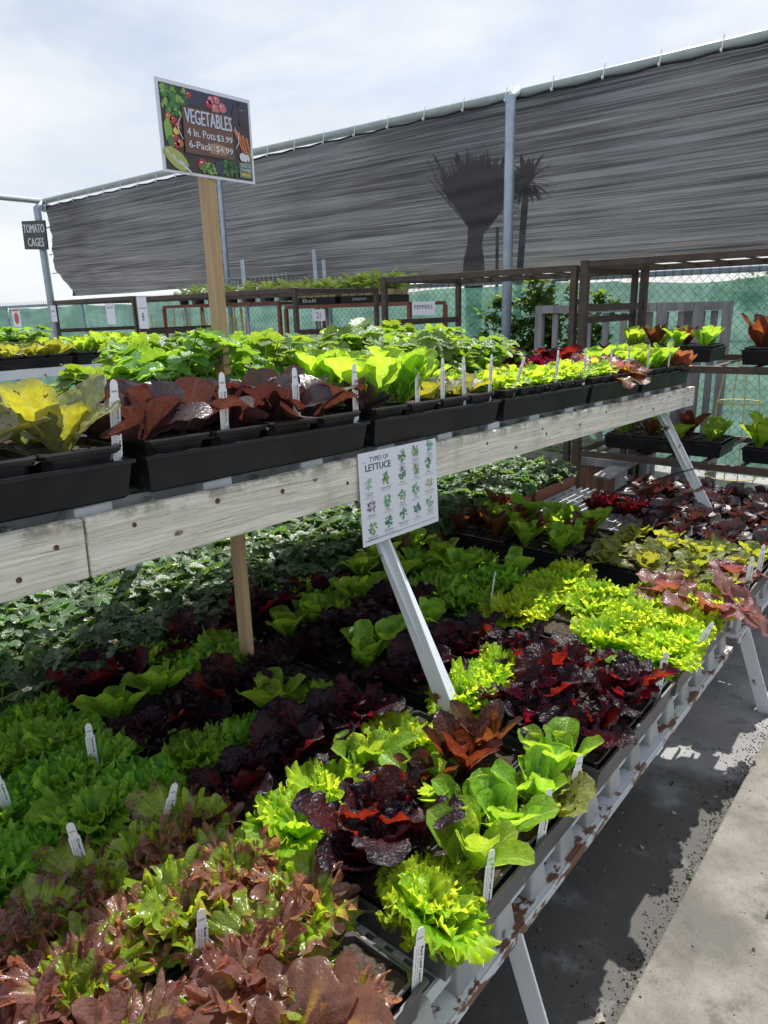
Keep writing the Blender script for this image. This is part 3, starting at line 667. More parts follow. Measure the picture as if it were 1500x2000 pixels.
# ------------------------------------------------------------------ upper wooden shelf (slopes down a little along its length)
SL = -.0293
def shz(y): return .982 + SL*(y-.47)
sh = empty('display_shelf', (0,0,0), 'raised display shelf with whitewashed front boards on splayed white metal legs', 'shelf')
def board(ya, yb, name='front_board'):
    n = 40; mbx = MB(); H = .090; T = .019
    o = link(name, None) if False else None
    vs = []; fs = []
    for i in range(n+1):
        f = i/n; y = (yb-ya)*(f-.5); e = .0012*math.sin(f*17+ya*9) + .0008*math.sin(f*41)
        hh = H*(1-.10*(ya+(yb-ya)*f-.3)/3)
        vs += [(0,y,hh/2+e),(0,y,-hh/2+e*.6),(-T,y,-hh/2+e*.6),(-T,y,hh/2+e)]
    for i in range(n):
        b = i*4; c = b+4
        fs += [(b,b+1,c+1,c),(b+1,b+2,c+2,c+1),(b+2,b+3,c+3,c+2),(b+3,b,c,c+3)]
    fs += [(3,2,1,0), (n*4,n*4+1,n*4+2,n*4+3)]
    mbx.add(vs, fs); o = mbx.build(name, M['plank'], sh)
    ym = (ya+yb)/2; o.location = (-.95, ym, shz(ym)-.006-H/2); o.rotation_euler = (math.atan(SL),0,0)
    bevel(o, .003, 2); return o
b1 = board(-.6, .468); b2 = board(.4705, 3.25)
def knots(bo, ya, yb, pts):
    for (y, dz, r) in pts:
        m = MB(); n = 14; vs = [(.0011, r*1.5*math.cos(2*PI*i/n)*random.uniform(.8,1.2), r*.8*math.sin(2*PI*i/n)*random.uniform(.8,1.2)) for i in range(n)]
        m.add(vs, [tuple(range(n))]); o = m.build('knot', M['knot'], bo); o.location = (0, y-(ya+yb)/2, dz)
def nails(bo, ya, yb, pts):
    for (y, dz) in pts:
        m = MB(); m.tube([(-.001,0,0),(.0009,0,0)], random.uniform(.0035,.0055), 9)
        o = m.build('nail', M['nail'], bo); o.location = (0, y-(ya+yb)/2, dz)
knots(b1, -.6, .468, [(.30,.022,.004)])
knots(b2, .4705, 3.25, [(.62,-.012,.005),(.93,.022,.004),(1.70,-.018,.006),(2.1,.0,.005),(2.75,-.01,.006)])
nails(b1, -.6, .468, [(.37,-.02),(.425,.012),(.2,.0)])
nails(b2, .4705, 3.25, [(.545,.018),(.70,.025),(.845,.015),(1.02,.0),(1.55,.012),(1.85,.016),(1.875,-.002),(2.3,.02),(2.62,.01),(2.92,.024),(3.1,.028),(3.17,-.012)])
for y in (1.116, 2.99, -.45):
    for front in (1, -1):
        a = MB(); zt = shz(y)-.08
        p = (-1.040 if front > 0 else -1.76, y+.025, zt+.03); q = (-.725 if front > 0 else -2.07, y-.01, .333)
        a.bar(p, q, .042, .005, (0,1,0)); a.bar((p[0], y+.02, p[2]), (q[0], y+.02, q[2]), .005, .04, (0,1,0))
        bevel(a.build('leg', M['whitemetal'], sh), .0012)
    a = MB(); a.bar((-.975,y+.05,shz(y)-.055),(-1.84,y+.05,shz(y)-.055), .03, .035); a.build('cross_beam', M['whitemetal'], sh)
g = MB()
x = -1.005
while x > -1.85:
    g.bar((x,-.55,shz(-.55)-.018),(x,3.24,shz(3.24)-.018), .005, .036); x -= .038
y = -.5
while y < 3.2:
    g.box((-1.41,y,shz(y)-.02), (.86,.005,.026)); y += .11
g.build('grating', M['block'], sh)
y = -.4
while y < 3.2:
    b = MB(); b.box((-.990, y, shz(y)-.008), (.03,.06,.024)); bevel(b.build('foot_block', M['grate'], sh), .003); y += .225
bb = MB(); bb.bar((-1.86,-.6,shz(-.6)-.05),(-1.86,3.25,shz(3.25)-.05), .02, .09); bb.build('rear_board', M['plank'], sh)

UX = -1.083; tl = math.atan(SL)
UT = [(.04,.562,2,4,'speckled lettuces at the left end'),(.578,1.098,2,4,'dark round-leaved romaine'),(1.112,1.622,2,4,'large light green lettuces'),(1.640,2.175,3,6,'small-leaved yellow-green lettuces'),(2.19,2.62,3,5,'a drooping bronze leaf'),(2.64,3.17,2,4,'green romaine at the far shelf end')]
for (a, b, nx, ny, w) in UT:
    y = (a+b)/2; tray((UX, y, shz(y)+.006), .262, b-a, nx, ny, f'black plastic tray along the front shelf board, holding {w}', 'black trays along the shelf front', rot=(tl,0,0), h=.060, up=.022)
def uz(y): return shz(y) + .006 + .060 + .022 - .013
def urow(k, xs, ys, sc, grp, where):
    for i, x in enumerate(xs):
        for j, y in enumerate(ys):
            plant(k, x+random.uniform(-.012,.012), y+random.uniform(-.012,.012), uz(y), sc*random.uniform(.9,1.1), f'{DESC[k]}, {ORD[j]} in {["front","back","rear"][i]} line {where}', grp)
urow('speckled', [-1.03,-1.15], [.11,.235,.36,.485], 1.12, 'speckled lettuces on the shelf', 'in the left end shelf tray')
urow('darkrom', [-1.03,-1.15], [.62,.72,.82,.92,1.02], 1.12, 'dark romaine on the shelf', 'in the second shelf tray')
urow('bigbutter', [-1.03,-1.16], [1.18,1.29], .92, 'light green lettuces on the shelf', 'in the third shelf tray')
urow('speckled', [-1.03], [1.42,1.53], .8, 'speckled lettuces on the shelf', 'in the third shelf tray')
urow('romaine', [-1.15], [1.42,1.54], .9, 'romaine on the shelf', 'in the third shelf tray')
urow('smallgreen', [-1.01,-1.09,-1.17], [1.69,1.78,1.87,1.96,2.05,2.14], .95, 'small-leaved lettuces on the shelf', 'in the fourth shelf tray')
urow('smallgreen', [-1.01,-1.09,-1.17], [2.24,2.33,2.42], .95, 'small-leaved lettuces on the shelf', 'in the fifth shelf tray')
urow('romaine', [-1.03,-1.15], [2.69,2.79,2.89,2.99,3.09], .98, 'romaine on the shelf', 'in the shelf end tray')
extra('purple', -1.02, 2.46, uz(2.46), .95, (0,.35), .3, 'bronze pink lettuce drooping over the front of the fifth shelf tray', 1)
extra('brownleaf', -1.0, 2.57, uz(2.57), .75, (0,.5), -.2, 'red-brown lettuce hanging over the shelf tray rim', 0)
extra('purple', -1.16, 2.52, uz(2.5), .95, (0,0), 2.3, 'bronze pink lettuce standing behind the drooping one', 2)
extra('brownleaf', -1.02, 3.14, uz(3.14), .85, (-.5,.35), .9, 'withered brown lettuce hanging off the far shelf corner', 1)
extra('darkrom', -1.02, 1.125, uz(1.1), .9, (0,.1), .2, 'single dark romaine at the edge of the light green lettuces', 3)

# second and third rows on the shelf
for (x, a, b) in ((-1.375,.2,.72),(-1.375,.74,1.26),(-1.375,1.28,1.80),(-1.375,1.82,2.2),(-1.65,.2,.72),(-1.65,.74,1.26),(-1.65,1.28,1.80),(-1.65,1.82,2.34),(-1.375,2.22,2.7),(-1.375,2.72,3.18),(-1.65,2.36,2.86)):
    y = (a+b)/2
    tray((x, y, shz(y)+.006), .262, b-a, 2, 4, f'black tray {"in the middle" if x > -1.5 else "at the back"} of the shelf, its near end {int(round(a*100))} centimetres along', 'black trays deeper on the shelf', rot=(tl,0,0), h=.06, up=.022)
n = 0
for i, x in enumerate((-1.31,-1.44,-1.585,-1.715)):
    for j in range(16):
        y = .22 + j*.132 + (i%2)*.05
        if i < 2 and y > 2.2 or y < .60*abs(x): continue
        me, fm = STRAWHI[random.randrange(6)]
        o = link('strawberry_plant', me); o.location = (x+random.uniform(-.02,.02), y, uz(y)-.01); s = random.uniform(.82,1.12); o.scale = (s,s,s); o.rotation_euler = (0,0,random.uniform(0,6.28))
        tag(o, f'leafy sunlit strawberry plant, {(ORD+["fifteenth","sixteenth"])[j]} in {ORD[i]} row behind the front shelf trays', 'strawberry plant', 'strawberry plants on the shelf')
for (x, y, sc, w) in ((-1.30,.36,.62,'leftmost low leafy strawberry plant behind the speckled lettuces'),(-1.34,.58,.6,'low strawberry plant behind the left end of the dark romaine'),(-1.42,.75,.72,'strawberry plant at the left end of the leafy shelf rows')):
    o = link('strawberry_plant', STRAWHI[int(y*10)%6][0]); o.location = (x,y,uz(y)-.01); o.scale = (sc,sc,sc*.9); tag(o, w, 'strawberry plant', 'strawberry plants on the shelf')
for i, x in enumerate((-1.31,-1.44)):
    for j in range(7):
        y = 2.27 + j*.115
        k = 'lollo' if (i+j) % 3 else 'darkred'
        plant(k, x, y, uz(y), .95, f'{DESC[k]} behind the bright shelf lettuces, {ORD[j]} in the {"nearer" if i == 0 else "farther"} line', 'red lettuces in the middle of the shelf')
for i, x in enumerate((-1.6,-1.72,-1.31)):
    for j in range(4):
        y = (2.45 if i < 2 else 3.02) + j*.12
        if i == 2 and j > 0: continue
        k = ['romaine','brownrom','darkred','romaine'][(i+j) % 4]
        plant(k, x, y, uz(y), .85, f'{DESC[k]} at the far back of the shelf, {ORD[j]} in line {ORD[i]}', 'mixed lettuces at the shelf back')

# ------------------------------------------------------------------ tags
def tagmesh():
    m = MB(); w, t = .0085, .0007
    pts = [(-w*.72,.104),(-w*.5,.109),(0,.111),(w*.5,.109),(w*.72,.104),(w*.78,.084),(w,.082),(w,.0),(.3*w,-.03),(-.3*w,-.03),(-w,0),(-w,.082),(-w*.78,.084)]
    n = len(pts)
    m.add([(0,a,b) for a, b in pts] + [(-t,a,b) for a, b in pts], [tuple(range(n)), tuple(range(2*n-1,n-1,-1))] + [(i,n+i,n+(i+1)%n,(i+1)%n) for i in range(n)])
    return m.mesh('plant_tag', [M['white']])
TAGM = tagmesh(); _TL = {}
def ptag(x, y, z, rot, text, label, tilt=0., yaw=0.):
    o = link('plant_tag', TAGM); o.location = (x,y,z); o.rotation_euler = (tilt, rot, yaw)
    tag(o, label, 'plant tag', 'white plant tags')
    if text not in _TL:
        f = Flat2D((.0004,0,0), (0,1,0), (0,0,1))
        f.text('SABAKI', -.0048, .092, .0095, .003, 0, 0)
        f.text(text, .0022, .078, .072, .0036, 0, 0, vertical=True, bold=.0004)
        f.text('full sun, mature heads in 60 days', -.0022, .078, .064, .0022, 0, 0, vertical=True)
        f.text('set 8 inches apart in the row', -.0058, .078, .058, .0022, 0, 0, vertical=True)
        _TL[text] = f.mb.mesh('lettering', [M['ink']])
    link('lettering', _TL[text], o); return o
UTG = [(.552,'Romaine Lettuce - Flash','in front of the speckled lettuces',.06),(.754,'Romaine Lettuce - Paris','left of three before the dark romaine',.0),(.925,'Romaine Lettuce - Paris','centre of three before the dark romaine',-.05),(1.089,'Romaine Lettuce - Red','beside the light green shelf lettuce',-.04),
       (1.30,'Romaine Lettuce - Green','right of the large light green lettuce',-.05),(1.40,'Romaine Lettuce - Flash','between two rusty speckled lettuces',-.06),(1.493,'Romaine Lettuce - Flash','right of the rusty speckled lettuces',-.1),(1.61,'Lettuce - Butter','at the left of the yellow-green tray',.02),
       (1.734,'Lettuce - Butter','tilted across the yellow-green lettuces',.5),(1.988,'Lettuce - Butter','upright in the middle of the yellow-green tray',.0),(2.184,'Lettuce - Oak Leaf','at the right of the yellow-green tray',-.05),(2.40,'Lettuce - Oak Leaf','left of the drooping bronze leaf',-.15),(2.56,'Lettuce - Red','right of the drooping bronze leaf',-.2),(2.75,'Romaine Lettuce - Green','at the left of the far romaine tray',-.1),(2.98,'Romaine Lettuce - Green','in the far romaine tray before its corner',0)]
for (y, t, w, tt) in UTG:
    ptag(-.982, y, uz(y)-.004, .04, t, f'white plant tag {w}', -tt)
for (x, y, z, t, w, tt, yw) in [(-1.215,.549,.395,'Lettuce - Green','among the frilly green lettuces, its farthest one',.0,-.35),(-1.205,.385,.395,'Lettuce - Green','among the frilly green lettuces at the picture edge',-.1,-.3),(-.985,.405,.385,'Green Leaf Lettuce','between green frills and bronze lettuces',-.1,-.45),(-.969,.533,.375,'Lettuce - Red','just showing above the bronze lettuces',.3,-.3),
      (-.70,.42,.375,'Red Leaf Lettuce','in the middle of the bronze lettuces',.05,.3),(-.452,.578,.375,'Red Leaf Lettuce','at the front edge of the bronze lettuces',.05,.3),(-.452,.752,.375,'Green Leaf Lettuce','beside the frilly lettuce on the walkway edge',.05,.4),(-.452,.924,.375,'Romaine Lettuce - Flash','in the soil before the freckled lettuce',.1,.5),(-.452,1.04,.375,'Romaine Lettuce - Green','at the corner of the romaine tray',.1,.6),
      (-.46,1.50,.385,'Lettuce - Red','between dark red and bright green lettuces',.1,.8),(-.455,1.72,.385,'Lettuce - Green','leaning beside the bright green lettuces',.45,.8),(-.46,2.28,.385,'Romaine Lettuce - Flash','first in the freckled lettuces beyond the gap',.05,.9),(-.46,2.42,.385,'Romaine Lettuce - Flash','second in the freckled lettuces beyond the gap',.05,.9),(-1.0,1.66,.40,'Lettuce - Green','leaning at the shaded end of the bright frills',.35,.3)]:
    ptag(x, y, z, .05, t, f'white plant tag {w}', -tt, -yw if x > -.9 else yw)

# ------------------------------------------------------------------ price sign on its stake
sg = empty('price_sign', (-1.28,.99,.58), 'printed vegetables price sign stapled to a tall bare wooden stake', 'sign')
a = MB(); a.bar((0,0,-.24),(0.004,.0,1.085), .019, .034, (1,0,0)); bevel(a.build('stake', M['stake'], sg), .002)
cols = [('print_dark', (.045,.03,.028)), ('print_board', (.15,.07,.045)), ('print_board_edge', (.055,.03,.022)), ('print_green', (.06,.20,.05)), ('print_light_green', (.22,.40,.08)), ('print_dark_green', (.02,.085,.03)), ('print_red', (.45,.03,.035)),
        ('print_orange', (.52,.16,.05)), ('print_pale', (.62,.66,.74)), ('print_yellow', (.70,.55,.04)), ('print_lettering_blue', (.55,.60,.80)), ('print_teal', (.01,.25,.15)), ('print_navy', (.035,.04,.085)), ('print_pink', (.55,.16,.2)), ('print_tan', (.4,.24,.15)), ('print_cabbage', (.38,.42,.12))]
PM = [flat(*c, .3) for c in cols]; IX = {c[0][6:]: i for i, c in enumerate(cols)}
W, H = .214, .150
pn = MB(); pn.box((.024, .0, 1.264-.58-.003), (.003, W+.010, H+.010), None)
# world: sign centre y .986 z 1.595
pan = pn.build('sign_panel', M['paper'], sg); 
for v in pan.data.vertices: v.co.z += 0
pan.location = (0, -.003, .332-.002)
f = Flat2D((.0262, -.003-W/2, 1.595-.58-.004-H/2-.001), (0,1,0), (0,0,1))
f.rect(.001,.001,W-.001,H-.001,0,IX['dark'])
def hedge(cx, cy, rx, ry, n, mats, s0, s1, l0):
    for i in range(n):
        t = random.uniform(0,6.28); r = math.sqrt(random.random())
        a_ = min(max(cx+rx*r*math.cos(t), .005), W-.005); b_ = min(max(cy+ry*r*math.sin(t), .005), H-.005)
        s_ = random.uniform(s0,s1); s_ = min(s_, a_-.001, W-.001-a_, b_-.001, H-.001-b_)
        f.blob(a_, b_, s_, s_*random.uniform(.3,.7), l0+i*.02, IX[random.choice(mats)], 7, .3, random.uniform(0,3))
f.rect(.06,H-.028,.125,H-.001,.5,IX['navy']); f.rect(.14,.75*H,W-.002,H-.002,.6,IX['navy'])
hedge(.03,H-.025,.034,.026,110,['green','green','dark_green','light_green'],.003,.009,1)
for (x_,y_,r_,c_) in [(.066,H-.012,.006,'red'),(.118,H-.012,.008,'pink'),(.132,H-.010,.008,'pink'),(.128,H-.026,.010,'pink'),(.145,H-.022,.010,'pink'),(.112,H-.020,.008,'red'),(.026,.088,.008,'red'),(.034,.080,.007,'red'),(.016,.092,.008,'orange'),(.030,.070,.007,'yellow'),(.025,.058,.008,'red'),(.036,.050,.008,'orange'),(.028,.046,.007,'red'),(.086,.018,.012,'red'),(.193,.058,.006,'red'),(.2,.054,.005,'red')]:
    f.blob(x_,y_,r_,r_*.9,3.5,IX[c_],12,.05); f.blob(x_-r_*.3,y_+r_*.35,r_*.25,r_*.18,3.7,IX['pale'],6)
f.blob(.012,.07,.009,.02,3.6,IX['light_green'],12,.1); f.blob(.016,.050,.008,.012,3.65,IX['green'],10,.15)
f.blob(.024,.022,.03,.016,3.8,IX['cabbage'],14,.06,-.55)
for i in range(5): f.blob(.018+.007*i,.024-.004*i,.022,.0022,3.9+i*.03,IX['light_green' if i%2 else 'pale'],8,.05,-.65)
hedge(.1,.012,.02,.010,40,['light_green','green'],.003,.006,4.2)
f.blob(.13,.018,.014,.014,4.9,IX['navy'],12,.1); f.blob(.176,.118,.008,.024,4.9,IX['navy'],14,.03,-.1); f.blob(.19,.125,.007,.022,4.95,IX['dark'],12,.05)
for i in range(4): f.poly([(.168+.010*i,.093-.004*i),(.174+.010*i,.095-.004*i),(.190+.008*i,.060-.006*i),(.187+.008*i,.058-.006*i)],5,IX['orange'])
for i in range(12): f.poly([(.196+.0012*i,.055),(.1968+.0012*i,.055),(.19+.0018*i,.012),(.189+.0018*i,.012)],5.1,IX['light_green' if i%2 else 'green'])
hedge(.155,.018,.025,.016,80,['dark_green','green','dark_green'],.002,.006,5.2)
f.blob(.188,.044,.009,.008,7.,IX['pale'],12,.1); f.blob(.198,.043,.008,.008,7.1,IX['pale'],12,.1)
# wooden crate lid with handles behind the words
f.rect(.046,.034,.168,.118,7.2,IX['board_edge']); f.rect(.048,.036,.166,.116,7.4,IX['board'])
for i in range(5): f.rect(.048,.044+.0155*i,.166,.0446+.0155*i,7.6,IX['board_edge'])
f.blob(.128,.05,.03,.010,7.5,IX['tan'],14,.15)
for sx, x_ in ((1,.043),(-1,.172)):
    pts = [(x_-sx*.010*math.sin(PI*i/8), .058+.04*i/8) for i in range(9)]
    f.poly(pts+[(p-(-.0018*sx), q) for p, q in reversed(pts)],7.7,IX['pale'])
for (t_, x_, y_, w_, h_, b_) in [('VEGETABLES',.051,.088,.113,.026,.0012),('4 In. Pots',.054,.066,.066,.014,.0007),('$3.99',.124,.064,.039,.0135,.0007),('6-Pack',.056,.045,.055,.0135,.0007),('$4.99',.120,.043,.042,.0135,.0007)]:
    f.text(t_, x_+.0010, y_-.0012, w_, h_, 8, IX['dark'], bold=b_*1.6); f.text(t_, x_, y_, w_, h_, 8.8, IX['lettering_blue' if 'VEG' in t_ else 'pale'], bold=b_)
f.rect(.178,.006,.207,.033,8,IX['pale']); f.rect(.1788,.0068,.2062,.0322,8.3,IX['dark_green'])
f.text('GREEN',.1802,.0245,.0245,.0066,8.8,IX['teal'],bold=.0005); f.text('GREEN',.1800,.0247,.0245,.0066,9.2,IX['pale']); f.text('THUMB',.1800,.0165,.0245,.0064,9.2,IX['pale'],bold=.0004)
f.rect(.1805,.0085,.2045,.0145,9,IX['yellow']); f.text('NURSERY',.1815,.0097,.022,.0036,9.4,IX['dark_green']); f.blob(.2,.0365,.0022,.0042,9,IX['red'],6)
f.mb.build('printed_picture', PM, sg)
st = MB()
for (dy, dz) in ((-.088,.062),(.085,.058),(-.06,-.062),(.0,.074)): st.box((.0276,dy-.003,1.595-.58-.006+dz), (.0012,.010,.0011))
st.build('staple', M['galv'], sg)

# ------------------------------------------------------------------ lettuce chart on the front board
ls = empty('lettuce_chart', (-.9415,1.182,.867), 'white laminated chart of lettuce types stapled to the front board', 'sign', None, (tl,0,0))
ls.rotation_euler = (tl, -.06, 0)
W, H = .268, .196
a = MB(); a.box((0,0,0), (.0012,W,H)); pnl = a.build('chart_panel', M['paper'], ls)
f = Flat2D((.0008,-W/2,-H/2), (0,1,0), (0,0,1))
gcol = [('leaf_print_a',(.05,.26,.10)),('leaf_print_b',(.10,.36,.13)),('leaf_print_c',(.03,.15,.06)),('leaf_print_mint',(.22,.55,.42)),('leaf_print_olive',(.22,.32,.05)),('leaf_print_plum',(.14,.04,.17)),('leaf_print_pale',(.55,.62,.52)),('leaf_print_teal',(.05,.24,.20)),('chart_ink',(.02,.03,.05))]
GM = [flat(*c, .3) for c in gcol]
items = [('Crisphead','Lettuce',.53,.12,(2,0,4)),('Butterhead','Lettuce',.71,.095,(1,0,4)),('Romaine','Lettuce',.905,.065,(3,1,0)),
 ('Loose-Leaf','Lettuce',.105,.345,(3,3,6)),('Batavia Lettuce',None,.31,.325,(4,1,2)),('Arugula',None,.52,.315,(0,2,7)),('Frisee',None,.71,.30,(4,4,1)),('Mache',None,.885,.275,(1,0,2)),
 ('Radicchio',None,.12,.585,(5,5,6)),('Mizuna',None,.32,.57,(0,3,1)),('Oak Leaf','Lettuce',.51,.545,(0,1,6)),('Cress',None,.695,.53,(0,1,3)),('Belgian Endive',None,.885,.50,(6,6,4)),
 ('Boston Lettuce',None,.125,.825,(1,0,4)),('Bibb Lettuce',None,.325,.80,(2,0,7)),('Batavian Endive',None,.51,.775,(2,0,1)),('Tatsoi',None,.70,.76,(7,2,0)),('Little Gem','Lettuce',.885,.73,(1,6,0))]
for (n1, n2, s_, t_, mats) in items:
    cx, cy = s_*W, H - t_*H
    for i in range(34):
        an = random.uniform(0,6.28); r_ = math.sqrt(random.random())
        f.blob(cx+.0125*r_*math.cos(an), cy+.0125*r_*math.sin(an), random.uniform(.0022,.0048), random.uniform(.001,.0022), 1+i*.05, mats[i%3] if random.random()<.85 else mats[0], 6, .3, an+random.uniform(-.5,.5))
    yb = cy-.0195
    for nm in (n1, n2):
        if nm:
            w_ = min(.0022*len(nm)+.002, .036); f.text(nm, cx-w_/2, yb, w_, .0034, 1, 8); yb -= .0046
    for nm in ('mild flavor, adds crunch','to salads and wraps'):
        f.text(nm, cx-.0155, yb+.0012, .031, .0017, 1, 8); yb -= .0028
f.text('TYPES OF', .034, H-.021, .062, .0098, 1, 8); f.text('LETTUCE', .020, H-.040, .082, .0145, 1, 8, bold=.0008)
f.rect(.008,.0105,W-.01,.0114,1,8); f.rect(.008,.0088,W-.14,.0093,1,8)
f.mb.build('printed_chart', GM, ls)
st = MB()
for (y_, z_) in ((-.118,.078),(.118,.086)): st.box((.0014,y_,z_),(.001,.009,.001))
st.build('staple', M['galv'], ls)

# ------------------------------------------------------------------ steel racks
def rack(x0, x1, ya, yb, top, levels, label, mat='rust', slats=8, mids=(), post=.032):
    e = empty('steel_rack', ((x0+x1)/2,(ya+yb)/2,0), label, 'rack', 'brown steel racks')
    ox, oy = (x0+x1)/2, (ya+yb)/2
    for x in (x0, x1):
        for y in (ya, yb):
            a = MB(); a.bar((x-ox,y-oy,0),(x-ox,y-oy,top-.001), post, post, (0,1,0)); bevel(a.build('post', M[mat], e), .003)
    for z in [top] + list(levels):
        zz = z if z != top else top
        a = MB()
        for y in (ya, yb): a.bar((x0-ox+post/2+.001,y-oy,zz-.022),(x1-ox-post/2-.001,y-oy,zz-.018), .028, .034)
        for x in (x0, x1): a.bar((x-ox,ya-oy+post/2+.001,zz-.022),(x-ox,yb-oy-post/2-.001,zz-.018), .028, .034)
        bevel(a.build('shelf_frame', M[mat], e), .002)
        a = MB(); n = slats
        for i in range(n):
            x = x0 + (x1-x0)*(i+.7)/n
            a.bar((x-ox,ya-oy+.016,zz-.012),(x-ox,yb-oy-.016,zz-.012), .022, .006)
        a.build('cross_slats', M[mat], e)
    for z in mids:
        for x in (x0, x1):
            a = MB(); a.bar((x-ox,ya-oy+post/2+.001,z),(x-ox,yb-oy-post/2-.001,z), .012, .038); a.build('side_brace', M[mat], e)
    return e
rack(-1.685, -.25, 3.70, 4.55, 1.467, (.945,.47), 'large brown steel rack right of the shelf, with trays on two lower levels', mids=(1.225,), slats=8, post=.042)
rack(-3.05, -1.745, 3.70, 4.55, 1.447, (), 'empty brown steel rack behind the strawberries, middle of the picture', mids=(1.16,), slats=8, post=.034)
rack(-5.90, -3.88, 3.70, 4.60, 1.412, (), 'empty brown steel rack left of the gap, behind the sign stake', mids=(1.10,), slats=9)
rack(-7.42, -5.96, 3.70, 4.60, 1.420, (), 'leftmost brown steel rack beside the leaning net post', mids=(1.12,), slats=6)
# rack trays
for (x, y, z, w, what, k, sc, where) in [(-.62,3.86,.948,.56,'orange-brown romaine at the right edge','brownrom',1.45,'upper right'),(-1.30,3.95,.948,.5,'mixed green and dark lettuces','romaine',1.,'upper left'),(-1.26,3.92,.474,.62,'shaded green romaine on the lower level','romaine',1.05,'lower left'),(-.58,3.90,.474,.56,'big green romaine at the picture edge','romaine',1.5,'lower right')]:
    tray((x, y, z), w, .27, 4, 2, f'black tray on the steel rack holding {what}', 'trays on the steel rack', h=.07, up=.012)
    for i in range(4):
        for j in range(2):
            kk = k if not (k == 'romaine' and w in (.5,.62) and (i*2+j) % 3 == 2) else 'brownrom'
            plant(kk, x - w/2 + w*(i+.5)/4, y - .07 + .14*j, z+.068, sc*random.uniform(.9,1.1), f'{DESC[kk]}, {ORD[i]} in {"front" if j == 0 else "back"} line, rack tray {where}', 'lettuces on the steel rack')
# bed of dark romaine continues on the low bench; a dead strap on the shelf leg
m = MB(); m.tube([(-.826,2.965,.60),(-.90,2.96,.57),(-1.0,2.99,.52),(-1.15,3.05,.44),(-1.3,3.1,.40)], .003, 6)
tag(m.build('black_cable', M['dark']), 'thin black cable running down from the far shelf leg', 'cable')
m = MB(); m.bar((-1.47,3.55,.36),(-1.35,4.05,.47), .10, .012); tag(m.build('loose_board', M['greywood']), 'loose dark board sloping under the steel rack', 'board')

# ------------------------------------------------------------------ shade structure
ns = empty('shade_net_frame', (-3.5,5.2,0), 'tall pipe frame carrying a long black shade net', 'shade screen')
OX, OY = -3.5, 5.2
a = MB(); a.tube([(-10.32-OX,0,2.79),(-6.5-OX,0,2.785),(-3.0-OX,0,2.745),(1.2-OX,0,2.75)], .036, 12); a.build('top_pipe', M['galvgreen'], ns, True)
for (x, lean) in ((-10.30,.0),(-6.35,0.),(-2.955,0.),(1.0,0.)):
    a = MB(); a.tube([(x-OX,-.115,0),(x-OX,-.115,2.70),(x-OX,-.02,2.76)], (.05 if x < -9 else .026 if x < -5 else .038), 14); a.build('post', M['galv'], ns, True)
a = MB(); a.tube([(-10.32-OX,-.03,2.79),(-10.32-OX,-9,2.83)], .036, 12); a.build('side_pipe', M['galvgreen'], ns, True)
a = MB(); a.tube([(-10.36-OX,.0,2.70),(-10.26-OX,0,2.76)], .055, 10); a.build('corner_clamp', M['galv'], ns, True)
# net sheet with sag, wrinkles and a loose lower left corner
nx, nz = 220, 44; vs = []
rg = random.Random(3)
for j in range(nz+1):
    for i in range(nx+1):
        fx, fz = i/nx, j/nz
        x = -10.20 + 11.3*fx; top = 2.715 - .012*abs(math.sin(fx*30*PI)) + (.0 if fx > .02 else -.0)
        bot = 1.515 + .015*math.sin(fx*9) + .006*math.sin(fx*31)
        if fx < .05: bot += .02*(1-fx/.05)
        z = bot + (top-bot)*fz
        y = .012 + .014*math.sin(fz*11 + 3*math.sin(fx*4)) + .008*math.sin(fz*31 + fx*25) + .006*math.sin(fz*57 - fx*60)
        y *= (1-fz**6)
        if fx < .03 and fz < .28:
            k = (1-fx/.03)*(1-fz/.28); x += .28*k; y += .1*k
        vs.append((x-OX, y-.04, z))
mbn = MB(); mbn.add(vs, [(j*(nx+1)+i, j*(nx+1)+i+1, (j+1)*(nx+1)+i+1, (j+1)*(nx+1)+i) for j in range(nz) for i in range(nx)])
net = mbn.build('shade_net', M['net'], ns, True)
a = MB(); a.tube([(-10.2+11.3*i/60-OX,-.03,2.715-.012*abs(math.sin(i/60*30*PI))) for i in range(61)], .009, 6); a.build('net_hem', M['dark'], ns)
for i in range(31):
    x = -10.2 + 11.3*i/30 - OX
    a = MB(); a.tube([(x,-.045,2.705),(x+.006,-.03,2.80)], .004, 5, 0); a.tube([(x-.005,-.05,2.712),(x+.005,-.05,2.712)], .012, 6, 0); a.build('net_tie', M['white'], ns)
for z in (2.45,2.1,1.85):
    a = MB(); a.tube([(-10.33-OX,-.02,z),(-10.18-OX,-.03,z)], .012, 5); a.build('net_tie', M['white'], ns)

# tomato cages board on the left post
ts = empty('hanging_sign', (-10.36,5.03,2.35), 'small black board lettered tomato cages on the left net post', 'sign', None, (0,R(4),0))
a = MB(); a.box((0,.0,0), (.66,.02,.37)); bevel(a.build('sign_panel', M['blackboard'], ts), .003)
f = Flat2D((-.33,-.0115,-.185), (1,0,0), (0,0,1))
f.text('TOMATO', .03, .215, .60, .11, 1, 0, bold=.012); f.text('CAGES', .12, .04, .46, .11, 1, 0, bold=.012)
f.mb.build('lettering', [M['silverpaint']], ts)

